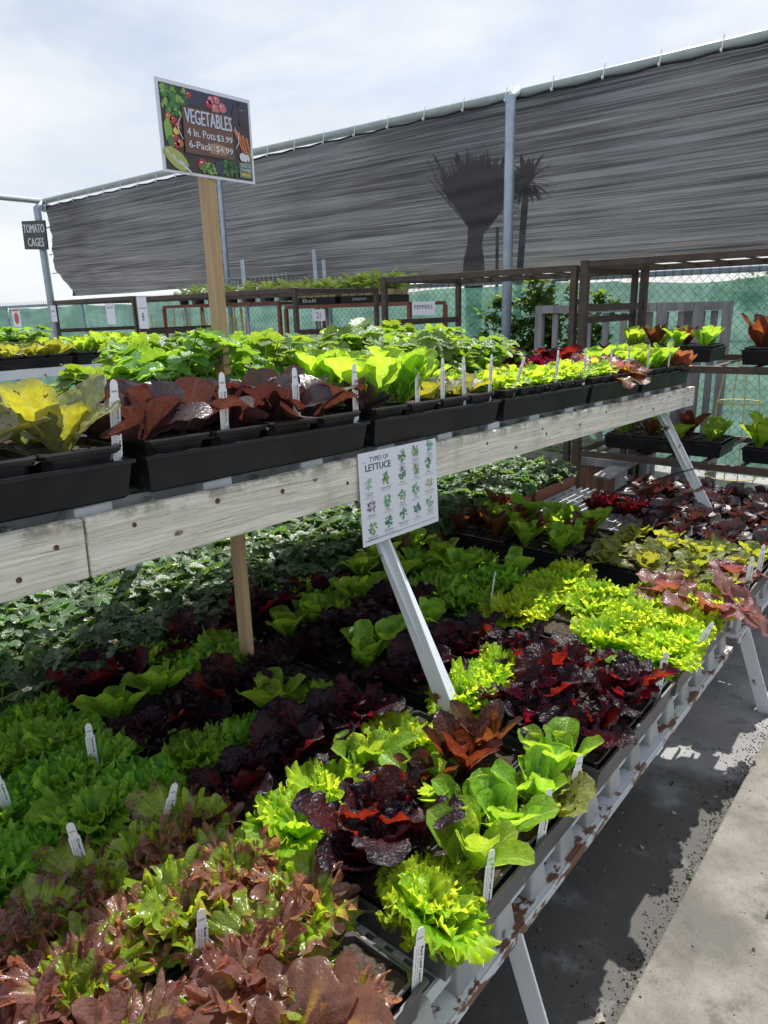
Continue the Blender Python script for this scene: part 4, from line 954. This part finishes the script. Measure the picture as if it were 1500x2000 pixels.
# ------------------------------------------------------------------ green screened chain-link fence
FY = 5.42
fe = empty('chainlink_fence', (-6,FY,0), 'chain-link fence lined with green windscreen mesh behind the racks', 'fence')
X0, X1, FH = -15.0, 1.2, 1.44
a = MB(); a.tube([(X0+6,0,FH),(X1+6,0,FH)], .022, 10); a.build('top_rail', M['galv'], fe, True)
x = X0
while x <= X1:
    a = MB(); a.tube([(x+6,.03,0),(x+6,.03,FH+.0)], .026, 10); a.build('fence_post', M['galv'], fe, True); x += 2.45
a = MB(); s_ = .062; h_ = FH-.02-.03
x = X0 - h_
while x < X1:
    for d in (1,-1):
        p = Vector((x,0,.03)) if d > 0 else Vector((x+h_,0,.03)); q = Vector((x+h_,0,FH-.02)) if d > 0 else Vector((x,0,FH-.02))
        def clip(p, q):
            dv = q-p; t0, t1 = 0., 1.
            for lim, sg_ in ((X0,1),(X1,-1)):
                den = dv.x*sg_; num = (lim-p.x)*sg_
                if den > 0: t0 = max(t0, num/den)
                elif den < 0: t1 = min(t1, num/den)
            return (p+dv*t0, p+dv*t1) if t1 > t0 else None
        c = clip(p, q)
        if c:
            o_ = Vector((6,-.028 + (.002 if d > 0 else -.002),0)); a.tube([c[0]+o_, c[1]+o_], .0014, 3, 0, False)
    x += s_
a.build('wire_mesh', M['wire'], fe)
a = MB(); x = X0
while x < X1:
    a.tube([(x+6,-.028,FH-.03),(x+6+.012,-.028,FH+.06)], .0016, 3); a.tube([(x+6,-.028,FH-.03),(x+6-.012,-.028,FH+.06)], .0016, 3); x += s_
a.build('wire_ends', M['wire'], fe)
nx, nz = 260, 16; vs = []
for j in range(nz+1):
    for i in range(nx+1):
        fx, fz = i/nx, j/nz; x = X0 + (X1-X0)*fx
        top = FH - .022 - (.045 if x > -2.2 else .022)*abs(math.sin(x*1.28+.6))**1.5 - .008*math.sin(x*7)
        z = .04 + (top-.04)*fz
        y = .005 + .018*math.sin(x*2.1+fz*5)*math.sin(fz*PI) + .012*math.sin(fz*23+x*1.7) + .006*math.sin(x*19)
        vs.append((x+6, y+.015, z))
m = MB(); m.add(vs, [(j*(nx+1)+i, j*(nx+1)+i+1, (j+1)*(nx+1)+i+1, (j+1)*(nx+1)+i) for j in range(nz) for i in range(nx)])
m.build('windscreen', M['screen'], fe, True)

# ------------------------------------------------------------------ pepper benches and clutter behind the racks
def potbench(x0, x1, y, z, label):
    e = empty('potting_table', ((x0+x1)/2,y,0), label, 'table', 'low steel tables by the fence'); w = (x1-x0)/2
    for x in (-w, w):
        for d in (-.25,.25):
            a = MB(); a.bar((x,d,0),(x,d,z-.03), .03, .03, (0,1,0)); a.build('leg', M['redrust'], e)
    a = MB()
    for d in (-.25,.25): a.bar((-w,d,z-.015),(w,d,z-.015), .03, .03)
    for i in range(8): a.bar((-w+2*w*(i+.5)/8,-.235,z-.015),(-w+2*w*(i+.5)/8,.235,z-.015), .03, .02)
    a.build('table_frame', M['redrust'], e)
potbench(-5.06,-3.62, 4.95, 1.30, 'red-brown steel table under potted pepper seedlings')
potbench(-7.0,-5.15, 4.95, 1.345, 'red-brown steel table behind the sign stake, by the fence')
for i, (x, t) in enumerate([(-4.72,'Bell'),(-4.12,'Jalapeno')]):
    e = empty('seedling_tray', (x,4.86,1.302), f'black tray of tan pots marked {t.lower()} in white, on the red-brown table', 'tray', 'trays of tan pots')
    a = MB(); a.box((0,0,.03),(.54,.28,.06)); bevel(a.build('outer_flat', M['tray'], e), .004)
    f = Flat2D((-.27,-.1405,0),(1,0,0),(0,0,1)); f.text(t, .14, .018, .16, .03, 1, 0); f.mb.build('lettering', [M['silverpaint']], e)
    for px in range(6):
        for py in range(3):
            b = MB(); cx, cy = -.225+.09*px, -.09+.09*py; w = .043
            b.add([(cx-w*.8,cy-w*.8,.03),(cx+w*.8,cy-w*.8,.03),(cx+w*.8,cy+w*.8,.03),(cx-w*.8,cy+w*.8,.03),(cx-w,cy-w,.105),(cx+w,cy-w,.105),(cx+w,cy+w,.105),(cx-w,cy+w,.105)], [(0,1,5,4),(1,2,6,5),(2,3,7,6),(3,0,4,7)])
            b.add([(cx-w*.95,cy-w*.95,.097),(cx+w*.95,cy-w*.95,.097),(cx+w*.95,cy+w*.95,.097),(cx-w*.95,cy+w*.95,.097)], [(0,1,2,3)], 1)
            b.build('fibre_pot', [M['tan'], M['soil']], e)
            o = link('pepper_seedling', PEPPER[random.randrange(3)]); o.location = (x+cx, 4.86+cy, 1.302+.10); s = random.uniform(1.25,1.75)*(1.2 if i else 1); o.scale = (s,s,s*1.2); o.rotation_euler = (0,0,random.uniform(0,6))
            tag(o, f'pepper seedling in tan pot, {t.lower()} tray, {ORD[px]} in the {["front","middle","back"][py]} line', 'seedling', 'pepper seedlings')
for i in range(14):
    x = -6.9 + i*.14
    e = empty('nursery_pot', (x,4.9+.06*(i%2),1.347), f'{"grey" if i%2 else "black"} nursery pot with a seedling, {ORD[i]} along the rear table', 'pot', 'pots on the rear table')
    a = MB(); a.tube([(0,0,0),(0,0,.09)], [.045,.058], 12); a.build('pot_body', M['traygrey' if i%2 else 'tray'], e)
    o = link('pepper_seedling', PEPPER[i%3]); o.location = (x,4.9+.06*(i%2),1.347+.088); o.scale = (1.6,1.6,1.7); o.rotation_euler = (0,0,i*1.1)
    tag(o, f'young seedling in the {ORD[i]} pot along the rear table', 'seedling', 'seedlings in pots on the rear table')
# wire basket with red goods
e = empty('wire_basket', (-5.85,5.12,1.30), 'grey wire basket holding red netting, behind the sign stake', 'basket')
a = MB()
for i in range(17):
    x = -.52+1.04*i/16; a.tube([(x,-.14,0),(x,-.14,.27+.05*(i/16))], .004, 4); a.tube([(x,.14,0),(x,.14,.3)], .004, 4)
for z in (.01,.14,.29): a.tube([(-.52,-.14,z),(.52,-.14,z),(.52,.14,z),(-.52,.14,z)], .006, 5, 0, True, True)
a.build('wire_frame', M['galv'], e)
m = MB()
for i in range(40): m.tube([(-5.75+random.uniform(-.14,.3), 5.05+random.uniform(-.08,.08), 1.45+random.uniform(-.03,.09)), (-5.75+random.uniform(-.14,.3), 5.05+random.uniform(-.08,.08), 1.45+random.uniform(-.03,.12))], .006, 4)
tag(m.build('red_netting', M['redrust']), 'tangle of red netting lying inside the grey wire basket', 'netting')
for i, (p, q, r_) in enumerate([((-5.86,4.95,.0),(-5.93,4.95,2.01-.25),.022),((-4.86,4.98,0),(-4.94,4.98,1.79),.02),((-4.80,5.02,0),(-4.86,5.02,1.70),.02)]):
    m = MB(); m.tube([(0,0,0),(q[0]-p[0],0,q[2])], r_, 10); o = m.build('pipe_stake', M['galv'], None, True); o.location = p
    tag(o, ['lone leaning blue-grey pipe behind the wire basket','taller of two leaning blue-grey pipes behind the seedlings','shorter of two leaning blue-grey pipes behind the seedlings'][i], 'pipe', 'leaning pipes')
# bamboo stakes
for i in range(22):
    x = random.uniform(-7.9,-6.3) if i < 12 else random.uniform(-6.15,-5.98) ; y = random.uniform(4.85,5.1)
    m = MB(); h = random.uniform(1.15,1.36); m.tube([(0,0,0),(random.uniform(-.06,.06),random.uniform(-.04,.04),h)], .007, 6)
    o = m.build('bamboo_stake', M['bamboo']); o.location = (x,y,0); tag(o, 'thin yellow bamboo stake standing behind the left steel racks', 'stake', 'yellow bamboo stakes by the fence')
# notices
def notice(x, y, z, w, h, label, words, mat='paper', rz=0., art=None):
    e = empty('paper_notice', (x,y,z), label, 'notice', None, (0,0,rz))
    a = MB(); a.box((0,0,0),(w,.003,h)); a.build('notice_sheet', M[mat], e)
    f = Flat2D((-w/2,-.0022,-h/2),(1,0,0),(0,0,1))
    for (t, b, hh, ww) in words: f.text(t, w*(1-ww)/2, h*b, w*ww, h*hh, 1, 0)
    mats = [M['ink']]
    if art: f.blob(w*.5,h*.45,w*.3,h*.3,1,1,16,.05); f.rect(w*.1,h*.82,w*.9,h*.92,1,1); mats.append(PM[IX[art]])
    if f.mb.v: f.mb.build('printing', mats, e)
notice(-7.42,3.675,1.29,.11,.16,'small white notice tied to the leftmost rack post',[('SALE',.6,.12,.7),('today',.3,.08,.5)])
notice(-6.33,3.675,1.27,.15,.19,'torn white paper notice hanging under the left rack',[('NOTICE',.75,.1,.7)])
notice(-5.80,3.675,1.27,.15,.27,'tall white price notice with a big 8, beside a rack post',[('8',.25,.26,.22),('each plant',.62,.06,.8)])
notice(-3.42,4.62,1.245,.22,.10,'low white notice hanging below the pepper table end',[('PEPPERS',.45,.3,.8)])
notice(-4.62,4.68,1.21,.16,.10,'white notice with 21 below the pepper table',[('21',.25,.5,.3)])
notice(-12.1,5.375,1.27,.28,.30,'small pinkish strawberry poster fixed on the far left fence',[], 'paper', 0, 'red')
# ------------------------------------------------------------------ timber planter, slatted frames, cages, vine, onions
pl = empty('timber_planter', (-2.02,4.52,0), 'weathered timber planter box with red-brown boards under the rack', 'planter')
a = MB()
for x in (-.36,.36):
    for y in (-.2,.2): a.box((x,y,.14),(.055,.055,.28))
for y in (-.2,.2): a.box((0,y,.265),(.66,.04,.05)); a.box((0,y,.04),(.66,.04,.04))
for x in (-.36,.36): a.box((x,0,.265),(.04,.34,.05))
a.build('corner_frame', M['greywood'], pl)
for sgn in (-1, 1):
    a = MB()
    for i in range(8): a.box((-.29+.083*i,sgn*.192,.15),(.080,.012,.17))
    a.build('side_boards', M['plankbox'], pl)
a = MB(); a.box((0,0,.2),(.66,.36,.02)); a.build('potting_soil', M['soil'], pl)
lb = LB(); rng = np.random.default_rng(77)
for i in range(70):
    t = long_leaf(rng, L=rng.uniform(.28,.5), W=.013, phi0=rng.uniform(.5,1.3), curl=rng.uniform(.8,1.8), nu=4, nv=12, cup=.8, ruffle=0, blister=0, petiole=.05, blunt=.4)
    lb.add(*place(t, rng.normal(-2.2,.6), (rng.uniform(-.15,.15), rng.uniform(-.1,.1), 0)), rng.uniform(0,1))
o = link('onion_clump', lb.mesh('onion_clump', [M['onion']])); o.location = (-1.98,4.5,.21); tag(o, 'clump of long grey-green onion leaves flopping from the timber planter', 'onion plant')
for i, (x0, x1, y) in enumerate([(-2.62,-1.72,5.0),(-1.95,-1.52,5.12),(-1.60,-1.36,5.2)]):
    e = empty('slatted_frame', ((x0+x1)/2,y,0), ['widest grey slatted wooden frame leaning near the green fence','middle grey slatted wooden frame, overlapping the widest one','rightmost grey slatted wooden frame by the green fence'][i], 'wooden frame', 'grey slatted wooden frames'); w = (x1-x0)/2
    a = MB()
    for s in (-w, w): a.box((s,0,.62),(.055,.05,1.24))
    a.box((0,-.002,1.212),(2*w-.058,.055,.055)); a.box((0,-.002,.25),(2*w-.058,.05,.055)); a.build('frame', M['greywood'], e)
    n = max(2, int(2*w/.13))
    a = MB()
    for k in range(n): a.box((-w+2*w*(k+1)/(n+1),0,.73),(.042,.018,.90))
    a.build('slats', M['greywood'], e)
def cage(x, y, rings, label, legs=4):
    e = empty('tomato_cage', (x,y,0), label, 'tomato cage', 'yellow wire tomato cages'); a = MB()
    for (z, r) in rings:
        a = MB(); a.tube([(r*math.cos(t*PI/16), r*math.sin(t*PI/16), z) for t in range(32)], .0038, 5, 0, True, True); a.build('ring', M['cage'], e)
    a = MB()
    for k in range(legs):
        t = k*2*PI/legs + .5; a.tube([(.11*math.cos(t)*.55, .11*math.sin(t)*.55, 0)]+[(r*math.cos(t), r*math.sin(t), z) for (z, r) in rings], .0036, 5)
    a.build('upright_wires', M['cage'], e)
cage(-1.095, 4.62, [(.21,.145),(.66,.118),(.93,.08)], 'tall yellow wire tomato cage standing behind the rack')
cage(-.80, 4.75, [(.02,.10),(.07,.11),(.13,.10),(.20,.08)], 'squat stack of yellow wire cages at the right picture edge', 3)
# climbing vine on the fence
vt = empty('climbing_vine', (-2.7,5.32,0), 'leafy climbing vine growing up the green fence', 'vine'); rng = np.random.default_rng(9)
a = MB(); lb = LB()
for i in range(26):
    x = rng.uniform(-.55,.55); h = rng.uniform(.9,1.5)*(1-.25*abs(x)); p = [(x+.05*math.sin(k*1.3+i), -.03+.03*math.sin(k+i*2), h*k/7) for k in range(8)]
    a.tube(p, .004, 4)
    for k in range(85):
        q = rng.integers(3,8); c = p[q]
        t = long_leaf(rng, L=rng.uniform(.06,.13), W=.06, phi0=rng.uniform(-.3,1.2), curl=rng.uniform(0,1.2), nu=5, nv=7, cup=.3, ruffle=0, blister=0, petiole=.2, blunt=.6)
        lb.add(*place(t, rng.uniform(0,6.28), (c[0]+rng.uniform(-.04,.04), c[1]-.01+rng.uniform(-.05,.02), c[2]+rng.uniform(-.05,.05))), rng.uniform(0,1))
a.build('stem', M['stem'], vt); link('leaves', lb.mesh('leaves', [M['vine']]), vt)

# ------------------------------------------------------------------ far left bench with lettuces
fb = empty('plant_bench', (-4.6,1.9,0), 'far left bench across the aisle, carrying black trays of lettuces', 'bench', 'far plant benches')
a = MB(); a.box((.45,0,.95),(.03,2.1,.05)); a.box((-.45,0,.95),(.03,2.1,.05)); a.build('rail', M['whitemetal'], fb)
a = MB(); a.box((0,0,.965),(.86,2.1,.02)); a.build('bench_top', M['grate'], fb)
for x in (-.42,.42):
    for y in (-.95,.95):
        a = MB(); a.bar((x,y,0),(x,y,.92), .04, .04, (0,1,0)); a.build('leg', M['whitemetal'], fb)
def farrow(x, ya, yb, k, sc, z, what, n, lines=2):
    tray((x,(ya+yb)/2,z), .27, yb-ya, 2, 4, f'black tray on the far left bench with {what}', 'trays on the far left bench')
    for i in range(lines):
        for j in range(n):
            y = ya + (yb-ya)*(j+.5)/n
            if k == 'straw':
                o = link('strawberry_plant', STRAWHI[(i+j)%6][0]); o.location = (x+.07-.14*i,y,z+.06); o.scale = (sc,sc,sc); o.rotation_euler = (0,0,j*1.7)
                tag(o, f'leafy far bench strawberry {what}, {ORD[j]} in {"near" if i==0 else "rear"} line', 'strawberry plant', 'strawberries on the far bench')
            else: plant(k, x+.07-.14*i, y, z+.062, sc*random.uniform(.9,1.1), f'{DESC[k]}, far bench {"back" if x < -4.5 else "front"} tray, {ORD[j]} in {"near" if i==0 else "rear"} line', f'{DESC[k]} on the far bench')
farrow(-4.29,1.02,1.56,'frill',1.25,.976,'bright frilly lettuces',4)
farrow(-4.29,1.58,2.14,'speckgreen',1.45,.976,'curling speckled lettuces',4)
farrow(-4.29,2.16,2.68,'romaine',1.15,.976,'upright green romaine',4)
farrow(-4.60,1.02,1.56,'straw',1.05,.976,'behind the frilly lettuces',4)
farrow(-4.60,1.58,2.14,'straw',1.0,.976,'behind the speckled lettuces',4)
farrow(-4.60,2.16,2.68,'romaine',.95,.976,'smaller green romaine behind',4)
farrow(-4.90,1.3,1.85,'straw',1.15,.976,'behind all the others',4)

# ------------------------------------------------------------------ palm and trees beyond the net
pt = empty('palm_tree', (-8.34,13,0), 'vase-shaped palm tree seen dimly through the black net', 'tree')
a = MB(); a.tube([(0,0,0),(0,0,1.5),(0,0,1.85),(.0,0,2.15),(.02,0,2.45),(.05,0,2.75),(.12,0,3.0),(.15,0,3.2)], [.17,.17,.23,.21,.15,.17,.30,.28], 16); a.build('trunk', M['palm'], pt, True)
lb = LB(); rng = np.random.default_rng(5)
for i in range(210):
    az = rng.uniform(0,6.28); ph = rng.uniform(.82,1.5); L = rng.uniform(.70,1.06)*1.30/math.sin(ph) * (1 if math.cos(az) < .2 else .9)
    t = long_leaf(rng, L=L, W=.10, phi0=ph, curl=rng.uniform(-.03,.06), nu=3, nv=8, cup=.3, ruffle=0, blister=0, petiole=.05, blunt=.5, tipf=1.)
    lb.add(*place(t, az, (.12,0,2.52)), .5)
    for s_ in np.linspace(.5,.95,5):
        for sd in (-1,1):
            r = L*s_*math.cos(ph); z = L*s_*math.sin(ph)
            t2 = long_leaf(rng, L=rng.uniform(.22,.42), W=.045, phi0=min(1.5,ph+rng.uniform(-.1,.3)), curl=rng.uniform(0,.15), nu=3, nv=4, cup=.1, ruffle=0, blister=0, petiole=.05, blunt=.5, tipf=1.)
            lb.add(*place(t2, az+sd*rng.uniform(.05,.4), (.12+r*math.cos(az), r*math.sin(az), 2.52+z)), .5)
for i in range(60):
    t2 = long_leaf(rng, L=rng.uniform(.5,.9), W=.06, phi0=rng.uniform(.2,.9), curl=rng.uniform(.8,1.8), nu=3, nv=6, cup=.1, ruffle=0, blister=0, petiole=.05, blunt=.5)
    lb.add(*place(t2, rng.normal(0,.6), (.35,0,rng.uniform(2.9,3.4))), .5)
link('crown', lb.mesh('crown', [M['palm']]), pt)
for i, (xa, za, xb, zb) in enumerate([(-7.18,1.2,-7.20,2.62),(-6.86,1.3,-6.66,3.35),(-6.79,1.3,-6.60,3.32)]):
    m = MB(); m.tube([(0,0,0),(xb-xa-.0,0,zb)], .032 if i else .03, 8); o = m.build('thin_palm_trunk', M['palm'], None, True); o.location = (xa,12,0)
    t = tag(o, ['short thin trunk nearest the palm, behind the black net','left of two slim leaning trunks behind the net post','right of two slim leaning trunks behind the net post'][i], 'tree', 'slim trunks behind the net')
    if i:
        lb = LB()
        for k in range(38):
            tt = long_leaf(rng, L=rng.uniform(.3,.55), W=.06, phi0=rng.uniform(-1.,1.4), curl=.5, nu=3, nv=6, cup=.2, ruffle=0, blister=0, petiole=.05, blunt=.5)
            lb.add(*place(tt, rng.uniform(0,6.28), (xb-xa+rng.uniform(-.1,.1),0,zb-.05)), .5)
        link('crown', lb.mesh('crown', [M['palm']]), o)
def tree(x, y, h, w, seed, label):
    e = empty('leafy_tree', (x,y,0), label, 'tree', 'trees beyond the fence'); rng = np.random.default_rng(seed)
    a = MB(); a.tube([(0,0,0),(.05,0,h*.3),(0,.05,h*.6)], [.12,.09,.05], 8)
    for i in range(7):
        t = rng.uniform(0,6.28); a.tube([(0,0,h*.35),(w*.5*math.cos(t),w*.5*math.sin(t),h*rng.uniform(.55,.8))], [.05,.02], 6)
    a.build('trunk', M['greywood'], e, True); lb = LB()
    cl = [(rng.uniform(-1,1)*w, rng.uniform(-1,1)*w*.6, h*rng.uniform(.5,.95)) for _ in range(22)]
    for c in cl:
        rad = rng.uniform(.18,.4)*w
        for k in range(70):
            d = rng.normal(size=3); d /= np.linalg.norm(d); d *= rad*rng.uniform(.5,1.05)
            t = long_leaf(rng, L=rng.uniform(.1,.2), W=.09, phi0=rng.uniform(-.6,1.), curl=.3, nu=3, nv=4, cup=.2, ruffle=0, blister=0, petiole=.1, blunt=.7)
            lb.add(*place(t, rng.uniform(0,6.28), (c[0]+d[0], c[1]+d[1], c[2]+d[2]*.7)), rng.uniform(0,1))
    link('crown', lb.mesh('crown', [M['treeleaf']]), e)
tree(-6.6,25,1.9,1.1,1,'low round tree beyond the right end of the green fence')
tree(-4.6,26,2.15,1.5,2,'broad dark tree at the right edge beyond the green fence')
tree(-2.4,25,2.3,1.4,3,'tree farthest right beyond the green fence')
# litter on the walkway
rng = np.random.default_rng(21)
for i in range(9):
    lb = LB(); lb.add(*place(long_leaf(rng, L=rng.uniform(.008,.02), W=.012, phi0=.2, curl=.6, nu=5, nv=6, cup=.6), rng.uniform(0,6)), .5)
    o = link('fallen_leaf', lb.mesh('fallen_leaf', [M['litter' if i % 3 else 'treeleaf']])); x = -.31+rng.uniform(-.22,-.01) if i < 7 else rng.uniform(-.28,-.1); o.location = (x, rng.uniform(.8,2.3), .003 if i < 7 else .032)
    tag(o, 'tiny scrap of dropped leaf on the ground along the concrete edge', 'leaf', 'leaf scraps along the concrete edge')
for (x, y, c, l) in [(-.17,1.38,'treeleaf','small curled green leaf lying on the concrete walkway'),(-.36,.97,'litter','yellowed round leaf scrap on the ground by the bench leg')]:
    rng = np.random.default_rng(3); lb = LB(); lb.add(*place(long_leaf(rng, L=.03, W=.02, phi0=.25, curl=.6, nu=7, nv=9, cup=.6), 1.1), .5)
    o = link('fallen_leaf', lb.mesh('fallen_leaf', [M[c]])); o.location = (x,y,.034 if x > -.3 else .002); tag(o, l, 'leaf')

# ------------------------------------------------------------------ camera, sun, sky
cam = bpy.data.cameras.new('camera'); co = bpy.data.objects.new('camera', cam); COL.objects.link(co); S.camera = co
y_, p_, r_ = R(40.0), R(-15.94), R(-1.576)
fw = Vector((-math.sin(y_)*math.cos(p_), math.cos(y_)*math.cos(p_), math.sin(p_))); rt = Vector((math.cos(y_), math.sin(y_), 0)); up = rt.cross(fw)
r2 = rt*math.cos(r_) + up*math.sin(r_); u2 = r2.cross(fw)
co.matrix_world = Matrix(((r2.x,u2.x,-fw.x,0),(r2.y,u2.y,-fw.y,0),(r2.z,u2.z,-fw.z,1.25),(0,0,0,1)))
cam.sensor_fit = 'VERTICAL'; cam.sensor_height = 36; cam.lens = 25.02; cam.clip_end = 500; cam.clip_start = .02

sd = Vector((-.13,.62,1.)).normalized()
sl = bpy.data.lights.new('sun', 'SUN'); sl.energy = 5.0; sl.angle = R(.6); sl.color = (1,.955,.89)
so = bpy.data.objects.new('sun', sl); COL.objects.link(so); so.rotation_euler = sd.to_track_quat('Z','Y').to_euler()
w = bpy.data.worlds.new('World'); S.world = w; w.use_nodes = True; nt = w.node_tree; nt.nodes.clear()
sky = nd(nt, 'ShaderNodeTexSky', sky_type='NISHITA', sun_disc=False, sun_elevation=math.asin(sd.z), sun_rotation=math.atan2(sd.x, sd.y), air_density=1., dust_density=1.2)
tc = nd(nt, 'ShaderNodeTexCoord')
mp = nd(nt, 'ShaderNodeMapping', {'Vector': tc.outputs['Generated'], 'Scale': (1.2,1.2,3.2)})
n1 = noise(nt, mp.outputs[0], 1.7, 7., .58, .4)
mk = ramp(nt, n1, .30, .60, .45, .97)
cl = mixc(nt, ramp(nt, noise(nt, mp.outputs[0], 2.6, 6., .55, .3), .3, .72), (5.8,6.3,7.0), (7.6,7.8,7.95))
c = mixc(nt, mk, sky.outputs[0], cl)
bg = nd(nt, 'ShaderNodeBackground', {'Color': c, 'Strength': .09}); out = nd(nt, 'ShaderNodeOutputWorld'); nt.links.new(bg.outputs[0], out.inputs[0])
S.view_settings.view_transform = 'Standard'; S.view_settings.look = 'None'; S.view_settings.exposure = 0.55; S.view_settings.gamma = 1
S.cycles.max_bounces = 8; S.cycles.transparent_max_bounces = 16; S.cycles.use_denoising = True; S.cycles.sample_clamp_indirect = 6
